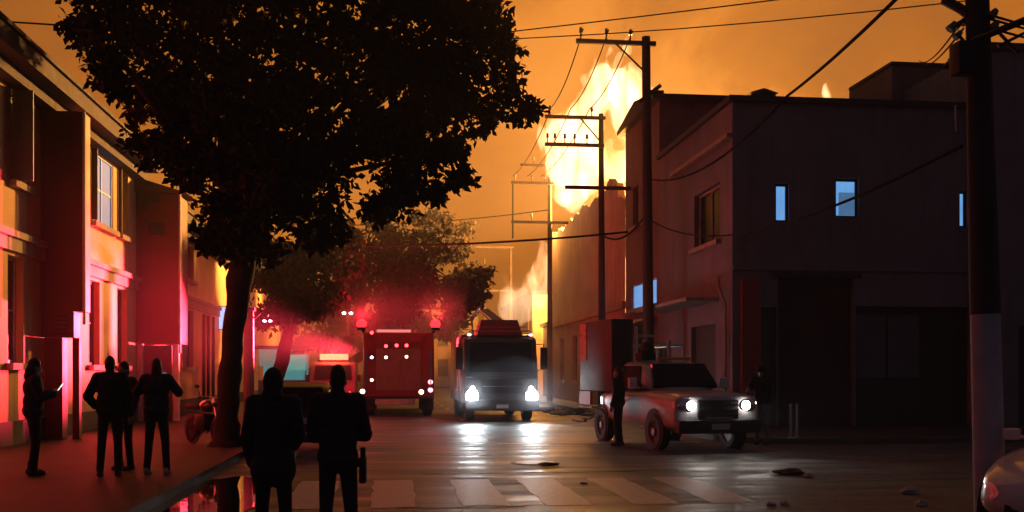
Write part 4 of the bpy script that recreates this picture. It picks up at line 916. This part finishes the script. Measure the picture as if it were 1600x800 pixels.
for s in (-1,1):
    bm=bmesh.new(); tube(bm,[(s*.26,-.3,1.02),(s*.32,-.28,1.2)],.01,6); sphere(bm,(s*.33,-.28,1.24),.06,1,.3,.7,10,6); mk('mirror',bm,m_chrome,mc)
bm=bmesh.new(); tube(bm,[(0,.1,.3),(-.22,.15,.0)],.02,6); mk('side_stand',bm,m_iron,mc)
# --- lamp post, teal kiosk, distant street lamp
Pl=on_z(389,655,.12)
lpst=thing('lamp_post','slim mauve-lit post just right of the big tree trunk','post',(Pl.x,Pl.y,.12))
bm=bmesh.new(); cyl(bm,(0,0,0),(0,0,3.55),.18,.16,n=14); mk('shaft',bm,M('post_grey',(.12,.11,.12),.7),lpst)
bx('collar',m_iron,lpst,-.2,.2,-.2,.2,3.55,3.65); 
bm=bmesh.new(); tube(bm,[(.16,0,3.3),(.4,0,3.5),(.62,0,3.4)],.03,6); o=mk('lamp_arm',bm,m_iron,lpst)
for x in (.5,.68):
    bm=bmesh.new(); sphere(bm,(x,-.02,3.22),.05,1.2,1,.8,10,6); mk('bulb',bm,E('cold_bulb',(.75,.9,1),5) if x==.5 else bpy.data.materials['cold_bulb'],o)
Pk=on_y(436,582,47)
kx0,kx1=on_y(402,582,47).x,on_y(478,582,47).x
ks=thing('kiosk','lit teal and pale blue kiosk under the hazy trees on the left','kiosk',(0,0,0))
bx('counter',M('kiosk_teal',(.05,.2,.2),.6),ks,kx0,kx1,47.3,49,.12,1.3)
bx('back_panel',E('kiosk_panel_light',(.04,.40,.42),.7),ks,kx0+.05,kx1-.05,48.8,48.9,1.3,2.5)
bx('sign_face',E('kiosk_teal_light',(.06,.55,.46),.8),ks,kx0+1.3,kx1-.02,47.22,47.29,1.75,2.45)
bx('banner',E('kiosk_green_light',(.05,.34,.26),.6),ks,kx0+.05,kx0+1.25,47.22,47.29,1.95,2.7)
bx('roof',m_iron,ks,kx0-.2,kx1+.2,46.9,49.2,2.72,2.85)
for x in (kx0+.02,kx1-.08): bx('post',M('kiosk_post_blue',(.35,.5,.6),.5) if x<kx0+.1 else bpy.data.materials['kiosk_post_blue'],ks,x,x+.07,47.3,47.37,1.3,2.72)
lamp('kiosk_light','POINT',((kx0+kx1)/2,46.4,2.4),5,(.35,.95,1),.2)
Ps=on_y(543,492,66)
sl=thing('street_lamp','distant street lamp with two small white heads above the red light bar','street lamp',(Ps.x,66,.12))
bm=bmesh.new(); cyl(bm,(0,0,0),(0,0,Ps.z-.1),.09,.06,n=10); tube(bm,[(-.3,0,Ps.z),(0,0,Ps.z-.12),(.35,0,Ps.z)],.03,6); mk('shaft',bm,m_iron,sl)
for x in (-.22,.22):
    bm=bmesh.new(); sphere(bm,(x,-.1,Ps.z-.02),.12,1,1,.7,12,8); mk('lamp_head',bm,E('street_lamp_white',(.9,.93,1),12) if x<0 else bpy.data.materials['street_lamp_white'],sl)
# ------------------------------------------------------------------ litter on the road
m_lit=M('litter_pale',(.42,.40,.38),.6); m_litd=M('litter_dark',(.03,.03,.03),.7)
def scrap(px,py,w_,h_,m_,label):
    c=on_z(px,py); bm=bmesh.new(); g=bmesh.ops.create_icosphere(bm,subdivisions=3,radius=.5)
    for v in bm.verts:
        k=1+.55*mnoise.noise(v.co*3+Vector((px,py,0))); v.co=Vector((v.co.x*w_*k,v.co.y*w_*.6*k,max(0,v.co.z+.25)*h_*k))
    o=mk('litter',bm,m_,loc=(c.x,c.y,.003),sm=False); tag(o,label,'litter')
scrap(1235,741,.5,.10,m_litd,'dark crumpled sack lying on the road below the bollards'); scrap(1262,746,.16,.07,m_lit,'pale crumpled scrap beside the dark sack on the road')
scrap(1205,790,.12,.05,m_lit,'small pale scrap, left of the pair at the bottom edge of the road'); scrap(1226,789,.1,.05,m_lit,'small pale scrap, right of the pair at the bottom edge of the road')
scrap(1424,772,.25,.14,m_lit,'pale rag in the dark on the road left of the pale car'); scrap(1440,791,.14,.1,m_lit,'small bright scrap between the pale rag and the pale car')
scrap(857,727,.34,.06,m_litd,'flat black scrap beside the manhole cover'); scrap(912,756,.1,.03,m_lit,'tiny pale scrap on the crosswalk between two stripes')
deb=bmesh.new()
for k in range(60):
    x,y=random.uniform(6.2,8.9),random.uniform(33,45); s=random.uniform(.05,.35); z=.0 if x<7.7 else .12
    m_=Matrix.Translation((x,y,z+s*.15))@Matrix.Rotation(random.uniform(0,6),4,'Z')@Matrix.Rotation(random.uniform(-.5,.5),4,'X')
    g=bmesh.ops.create_cube(deb,size=1); bmesh.ops.transform(deb,matrix=m_@Matrix.Diagonal((s*random.uniform(.6,3),s,s*.3,1)),verts=g['verts'])
o=mk('rubble',deb,m_burnt,sm=False); o['kind']='stuff'; o['label']='broken planks and rubble lying under the burning facade'
# ------------------------------------------------------------------ people
m_skin=M('skin',(.33,.19,.13),.55,var=.1); m_hair=M('hair_black',(.012,.01,.01),.6); m_hair2=M('hair_reddish',(.05,.018,.012),.6)
def cap(bm,p0,p1,r0,r1,n=12):
    """tapered capsule, closed"""
    p0,p1=Vector(p0),Vector(p1); x,y,d=frame_of(p1-p0); rings=[]
    for k in range(4): a=math.pi/2*(k+.4)/4.4; rings.append((p0-d*r0*math.cos(a),r0*math.sin(a)))
    rings+= [(p0,r0),(p1,r1)]
    for k in range(3,-1,-1): a=math.pi/2*(k+.4)/4.4; rings.append((p1+d*r1*math.cos(a),r1*math.sin(a)))
    ring_loft(bm,[[c+(x*math.cos(2*math.pi*i/n)+y*math.sin(2*math.pi*i/n))*r for i in range(n)] for c,r in rings])
def ell(bm,c,a,b,c_,rot=None): sphere(bm,Vector(c),1,a,b,c_,16,10,rot)
def hand(bm,wr,dirv,palm,side,curl):
    """five unequal bent fingers: wr wrist, dirv finger direction, palm = palm normal, side=+1/-1"""
    d=Vector(dirv).normalized(); p=Vector(palm); p=(p-d*p.dot(d)).normalized(); s=d.cross(p).normalized()*side
    cap(bm,wr,Vector(wr)+d*.03,.026,.028,8)
    for k in range(4):
        o=(k-1.5)*.019; cap(bm,Vector(wr)+d*.025+s*o*.8,Vector(wr)+d*.085+s*o,.017,.013,8)
    for k,ln in enumerate((.068,.078,.073,.056)):
        o=(k-1.5)*.021; q=Vector(wr)+d*.088+s*o; dd=d.copy(); r=.0095
        for j,f in enumerate((.45,.32,.23)):
            dd=(dd+p*curl*(.35+.35*j)+s*(k-1.5)*.03).normalized(); q2=q+dd*ln*f; cap(bm,q,q2,r,r*.92,7); q=q2; r*=.92
    q=Vector(wr)+d*.03-s*.026; dd=(d*.6-s*.75+p*.25).normalized()
    for f,r in ((.034,.0125),(.03,.011),(.022,.0098)): q2=q+dd*f; cap(bm,q,q2,r,r*.92,7); q=q2; dd=(dd+d*.5+p*curl*.4).normalized()
def person(label,loc,rz,jacket,trousers,shoes,hairm,H=1.75,pose=None,bulk=1.0,hair='short',gear=None,group=None,skirted=False,wd=.87):
    P_={'sl':(-.20,0,1.43),'sr':(.20,0,1.43),'el':(-.27,-.02,1.14),'er':(.27,-.02,1.14),'wl':(-.27,.08,.90),'wr':(.27,.08,.90),
        'hl':(-.095,0,.93),'hr':(.095,0,.93),'kl':(-.12,.02,.50),'kr':(.12,.02,.50),'al':(-.13,-.02,.09),'ar':(.13,-.02,.09),'look':0,'nod':0,'fl':(0,.15,-1),'fr':(0,.15,-1),'pl':(1,0,0),'pr':(-1,0,0),'curl':.5}
    P_.update(pose or {}); k=H/1.75; V=lambda q: Vector(q)
    t=thing('person',label,'person',loc,rz,group); t.scale=(k*wd,k*(wd+.06),k)
    hr=Matrix.Rotation(P_['look'],3,'Z')@Matrix.Rotation(P_['nod'],3,'X'); hc=Vector((0,.02,1.60)); hp=lambda x,y,z: hc+hr@Vector((x,y,z))
    bm=bmesh.new()
    ell(bm,hp(0,-.01,.035),.077,.096,.105,hr); ell(bm,hp(0,.03,-.03),.062,.07,.085,hr); ell(bm,hp(0,.06,-.085),.036,.032,.03,hr)        # skull, face, chin
    cap(bm,hp(0,.092,.015),hp(0,.112,-.022),.011,.016,8); ell(bm,hp(0,.092,-.055),.024,.014,.008,hr); ell(bm,hp(0,.088,-.068),.02,.012,.007,hr)   # nose, lips
    for s in (-1,1):
        ell(bm,hp(s*.032,.083,.034),.022,.012,.008,hr); ell(bm,hp(s*.031,.083,.012),.014,.01,.009,hr); ell(bm,hp(s*.079,-.005,.0),.011,.022,.034,hr)  # brow, eye, ear
    cap(bm,(0,-.015,1.44),hp(0,-.02,-.04),.062,.056)
    for s,S,Ee,Wr in ((-1,'sl','el','wl'),(1,'sr','er','wr')):
        cap(bm,(s*.05,0,1.44),V(P_[S])+Vector((0,0,-.01)),.06,.058); cap(bm,P_[S],P_[Ee],.05,.038); cap(bm,P_[Ee],P_[Wr],.038,.026)
        f=P_['fl' if s<0 else 'fr']; pn=P_['pl' if s<0 else 'pr']; hand(bm,P_[Wr],f,pn,s,P_['curl'])
    ell(bm,(0,.0,1.30),.165,.105,.19); ell(bm,(0,.0,1.10),.145,.10,.17); ell(bm,(0,-.01,.96),.16,.115,.13)
    for s,Hh,K,A in ((-1,'hl','kl','al'),(1,'hr','kr','ar')):
        cap(bm,P_[Hh],P_[K],.082,.054); cap(bm,P_[K],P_[A],.056,.036); a=V(P_[A]); cap(bm,a+Vector((0,-.03,-.04)),a+Vector((0,.13,-.06)),.036,.028)
    remesh(mk('body',bm,m_skin,t),.0075,3)
    # jacket
    g=.028*bulk; bm=bmesh.new()
    ell(bm,(0,0,1.31),.175+g,.115+g,.19+g*.4); ell(bm,(0,0,1.10),.155+g*1.2,.11+g*1.1,.2); ell(bm,(0,-.005,.97),.168+g*1.1,.122+g,.13); cap(bm,(0,-.015,1.42),(0,-.012,1.495),.085,.078)
    if skirted: cap(bm,(-.05,0,.98),(-.06,0,.85),.16,.18); cap(bm,(.05,0,.98),(.06,0,.85),.16,.18)
    for s,S,Ee,Wr in ((-1,'sl','el','wl'),(1,'sr','er','wr')):
        cap(bm,(s*.04,0,1.43),V(P_[S])+Vector((0,0,-.005)),.072+g*.3,.066+g*.6); cap(bm,P_[S],P_[Ee],.062+g*.5,.050+g*.5); w2=V(P_[Ee]).lerp(V(P_[Wr]),.93); cap(bm,P_[Ee],w2,.050+g*.5,.040+g*.4)
        for j in range(3): q=V(P_[S]).lerp(V(P_[Ee]),.55+.2*j); ell(bm,q,.058+g*.55,.058+g*.55,.02)
    o=remesh(mk('jacket',bm,jacket,t),.012,3)
    bm=bmesh.new(); cap(bm,(-.05,0,.94),(.05,0,.94),.135,.135); 
    for s,Hh,K,A in ((-1,'hl','kl','al'),(1,'hr','kr','ar')):
        cap(bm,P_[Hh],P_[K],.098,.07); a=V(P_[A]); cap(bm,P_[K],a+Vector((0,0,.0)),.07,.058)
        for j in range(3): ell(bm,a+Vector((0,0,.03+.035*j)),.066-.003*j,.068,.016)
    remesh(mk('trousers',bm,trousers,t),.012,3)
    for A in ('al','ar'):
        a=V(P_[A]); bm=bmesh.new(); cap(bm,a+Vector((0,-.05,-.04)),a+Vector((0,.15,-.052)),.046,.036); cap(bm,a+Vector((0,-.02,.02)),a+Vector((0,-.02,-.03)),.045,.046); bmesh.ops.delete(bm,geom=[],context='VERTS')
        remesh(mk('shoe',bm,shoes,t),.01,2)
    bm=bmesh.new()
    ell(bm,hp(0,-.022,.05),.086,.102,.108,hr); ell(bm,hp(0,-.05,.0),.08,.07,.09,hr)
    if hair=='long': ell(bm,hp(0,-.07,-.07),.085,.06,.15,hr); ell(bm,hp(.06,-.02,-.04),.03,.05,.12,hr); ell(bm,hp(-.06,-.02,-.04),.03,.05,.12,hr)
    if hair=='cap':
        ell(bm,hp(0,-.005,.075),.092,.108,.085,hr); ell(bm,hp(0,.11,.06),.07,.06,.012,hr)
    if hair=='hood': ell(bm,hp(0,-.02,.02),.105,.12,.14,hr); ell(bm,hp(0,-.06,-.1),.11,.09,.1,hr)
    if hair=='helmet': ell(bm,hp(0,-.005,.07),.12,.14,.1,hr); ell(bm,hp(0,0,.04),.14,.17,.015,hr)
    remesh(mk({'cap':'cap','hood':'hood','helmet':'helmet'}.get(hair,'hair'),bm,hairm,t),.009,2)
    if gear: gear(t)
    return t
m_navy=M('cloth_navy',(.018,.017,.032),.85,var=.3,bump=.3,bscale=60); m_blk=M('cloth_black',(.012,.011,.013),.9,var=.3,bump=.3,bscale=60); m_char=M('cloth_charcoal',(.022,.018,.022),.9,var=.3,bump=.3,bscale=60)
m_purple=M('cloth_plum',(.022,.012,.026),.85,var=.3,bump=.3,bscale=60); m_shoe=M('shoe_dark',(.02,.018,.018),.6); m_shoew=M('shoe_pale',(.3,.28,.3),.6); m_bluegrey=M('cloth_blue_grey',(.16,.18,.24),.85,bump=.3,bscale=60)
def place(px,py_feet,z): return on_z(px,py_feet,z)
F=lambda deg: R(deg)
# left trio on the pavement
def phone(t):
    pass
pa=person('person in dark clothes at the far left looking at a glowing phone',place(52,743,.12),F(-62),m_navy,m_blk,m_shoe,m_hair,1.74,
   {'el':(-.25,.06,1.16),'wl':(-.10,.30,1.24),'er':(.25,.06,1.16),'wr':(.10,.30,1.22),'fl':(.4,.8,.35),'fr':(-.4,.8,.35),'pl':(.6,0,.8),'pr':(-.6,0,.8),'kl':(-.13,.06,.5),'al':(-.16,.0,.09),'nod':-.30,'curl':.9},1.5,'long')
pb=person('bulky person with back turned and short dark hair, standing second from the left',place(172,745,.12),F(4),m_blk,m_char,m_shoe,m_hair,1.77,
   {'el':(-.35,-.02,1.17),'wl':(-.26,.14,1.02),'er':(.29,-.02,1.13),'wr':(.30,.08,.90),'fl':(.3,.6,-.6),'kl':(-.13,.0,.5),'al':(-.15,-.04,.09)},1.9)
pb2=person('person mostly hidden by the bulky one, face turned to the camera',place(194,735,.12),F(150),m_char,m_blk,m_shoe,m_hair,1.70,
   {'el':(-.30,.02,1.16),'wl':(-.30,.12,.92)},1.2)
pc=person('broad person with reddish hair and raised elbows, nearest the tree',place(245,742,.12),F(-6),m_navy,m_blk,m_shoew,m_hair2,1.74,
   {'el':(-.36,.04,1.24),'wl':(-.15,.30,1.38),'er':(.36,.04,1.24),'wr':(.15,.30,1.38),'fl':(.4,.5,.7),'fr':(-.4,.5,.7),'pl':(1,.2,0),'pr':(-1,.2,0),'kl':(-.14,.02,.5),'al':(-.17,0,.09),'kr':(.14,.02,.5),'ar':(.17,0,.09),'nod':.1,'curl':.9},1.9,'long')
# phones
def phone_at(t,wl,wr,loc,label,em=0):
    pass
bpy.context.view_layer.update()
def world(t,p): return t.matrix_world@Vector(p)
def put_phone(t,p,rx,label,screen):
    o=thing('phone',label,'phone',world(t,p),t.rotation_euler.z)
    bm=bmesh.new(); box(bm,-.038,.038,-.005,.005,-.075,.075,bev=.004); b=mk('case',bm,m_black,o); b.rotation_euler=(rx,0,0)
    bm=bmesh.new(); box(bm,-.034,.034,-.008,-.0055,-.069,.069); s=mk('screen',bm,screen,o); s.rotation_euler=(rx,0,0)
m_scr=E('phone_screen_light',(.85,.9,1),2.0); m_scr2=E('phone_screen_dim',(.4,.3,.3),.25)
put_phone(pa,(0,.41,1.31),R(-35),'glowing phone held by the person at the far left',m_scr)
put_phone(pc,(0,.39,1.48),R(0),'phone raised by the broad person to film the fire',m_scr2)
# two nearest onlookers, standing in the road
pd=person('hooded person in a long dark coat, left one of the two nearest onlookers',place(427,880,0),F(-8),m_navy,m_blk,m_shoe,M('hood_navy',(.014,.013,.022),.9),1.69,
   {'el':(-.27,-.01,1.12),'wl':(-.25,.10,.88),'er':(.26,.02,1.14),'wr':(.16,.22,1.04)},1.5,'hood',skirted=True)
def holster(t):
    bm=bmesh.new(); box(bm,.215,.285,-.07,.06,.72,.95,bev=.02); box(bm,.225,.275,-.03,.05,.93,1.03,bev=.01); box(bm,.15,.23,-.05,.05,.86,.94,bev=.02); mk('holster',bm,m_black,t)
    bm=bmesh.new()
    n=24; 
    rings=[[((.192+e)*math.cos(2*math.pi*i/n),-.005+(.152+e)*math.sin(2*math.pi*i/n),.94+z) for e,z in ((0,-.025),(.012,-.025),(.012,.025),(0,.025))] for i in range(n)]
    rv=[[bm.verts.new(p) for p in r_] for r_ in rings]
    for i in range(n):
        a,b=rv[i],rv[(i+1)%n]
        for k in range(4): bm.faces.new((a[k],a[(k+1)%4],b[(k+1)%4],b[k]))
    mk('belt',bm,m_black,t)
pe=person('short-haired person wearing a belt holster, right one of the two nearest onlookers',place(528,884,0),F(-4),m_purple,m_purple,m_shoe,m_hair,1.715,
   {'el':(-.25,.06,1.13),'wl':(-.10,.27,1.10),'er':(.27,.06,1.14),'wr':(.12,.27,1.12),'fl':(.6,.6,0),'fr':(-.6,.6,0),'kl':(-.12,.02,.5),'al':(-.14,-.02,.09),'kr':(.13,.0,.5),'ar':(.15,-.03,.09)},1.25,'short',holster)
# by the pickup
pf=person('person in black standing against the side of the pickup',Vector((5.02,22.6,0)),F(60),m_blk,m_blk,m_shoe,m_hair,1.78,{},1.5)
pg=person('person in blue-grey trousers and dark helmet right of the pickup nose',place(1190,695,0),F(140),m_char,m_bluegrey,m_shoe,m_blk,1.80,{'er':(.33,.05,1.2),'wr':(.2,.25,1.25)},1.4,'helmet')

# ------------------------------------------------------------------ low smoke drifting along the burning facade
m=bpy.data.materials.new('drifting_smoke'); m.use_nodes=True; t=m.node_tree; t.nodes.clear(); o_=N(t,'ShaderNodeOutputMaterial'); pv=N(t,'ShaderNodeVolumePrincipled'); pv.inputs['Color'].default_value=(.72,.68,.85,1); pv.inputs['Density'].default_value=.055; pv.inputs['Anisotropy'].default_value=.2; t.links.new(pv.outputs[0],o_.inputs['Volume'])
def uneven(t,pv,dens,z0,z1):
    g=N(t,'ShaderNodeNewGeometry'); sx=N(t,'ShaderNodeSeparateXYZ'); t.links.new(g.outputs['Position'],sx.inputs[0])
    mz=N(t,'ShaderNodeMapRange',interpolation_type='SMOOTHSTEP',inp={'From Min':z0,'From Max':z1,'To Min':1.0,'To Max':0.0}); t.links.new(sx.outputs['Z'],mz.inputs['Value'])
    n=N(t,'ShaderNodeTexNoise',inp={'Scale':.55,'Detail':2.0}); t.links.new(g.outputs['Position'],n.inputs['Vector'])
    mn=N(t,'ShaderNodeMapRange',inp={'From Min':.36,'From Max':.66,'To Min':.15,'To Max':dens*0+1.9}); t.links.new(n.outputs['Fac'],mn.inputs['Value'])
    a=N(t,'ShaderNodeMath',operation='MULTIPLY'); t.links.new(mz.outputs[0],a.inputs[0]); t.links.new(mn.outputs[0],a.inputs[1])
    b=N(t,'ShaderNodeMath',operation='MULTIPLY'); b.inputs[1].default_value=dens; t.links.new(a.outputs[0],b.inputs[0]); t.links.new(b.outputs[0],pv.inputs['Density'])
uneven(t,pv,.06,3.5,8.0)
bm=bmesh.new()
for k in range(46):
    y=random.uniform(42,66); sphere(bm,(random.uniform(6.6,9.2)-.5*(y>52),y,random.uniform(.6,6.2)),random.uniform(.7,1.5),1,1.3,random.uniform(.7,1.1),10,7)
o=remesh(mk('smoke',bm,m,sm=False),.35,3); o['kind']='stuff'; o['label']='low lilac smoke drifting in front of the scorched facade'
m2=m.copy(); m2.name='lamp_halo_smoke'; uneven(m2.node_tree,m2.node_tree.nodes['Principled Volume'],.045,2.6,6.0); m2.node_tree.nodes['Principled Volume'].inputs['Color'].default_value=(.8,.78,.85,1)  # smoke volume added so the engines' lamps get halos
bm=bmesh.new()
for k in range(90): sphere(bm,(random.uniform(-5.2,3.2),random.uniform(40.2,51),random.uniform(1.4,6.2)),random.uniform(1.0,1.8),1,1,.9,10,7)
for k in range(30): sphere(bm,(random.uniform(-2.2,2.6),random.uniform(39.4,41),random.uniform(3.2,4.4)),random.uniform(.7,1.1),1,1,.9,10,7)
for k in range(26): sphere(bm,(random.uniform(1.8,5.6),random.uniform(32.4,36),random.uniform(.5,1.7)),random.uniform(.6,1.0),1,1,.8,10,7)
o=remesh(mk('smoke',bm,m2,sm=False),.35,6); o['kind']='stuff'; o['label']='thin smoke added round the two fire engines to give their lamps a halo'
# ------------------------------------------------------------------ haze
m=bpy.data.materials.new('haze_air'); m.use_nodes=True; t=m.node_tree; t.nodes.clear()
o_=N(t,'ShaderNodeOutputMaterial'); pv=N(t,'ShaderNodeVolumePrincipled'); pv.inputs['Color'].default_value=(.85,.8,.8,1); pv.inputs['Density'].default_value=HAZE; pv.inputs['Anisotropy'].default_value=.25
t.links.new(pv.outputs[0],o_.inputs['Volume'])
bm=bmesh.new(); box(bm,-610,610,-310,910,-1.6,24); o=mk('haze',bm,m,sm=False); o['kind']='stuff'; o['label']='thin smoky air filling the street'
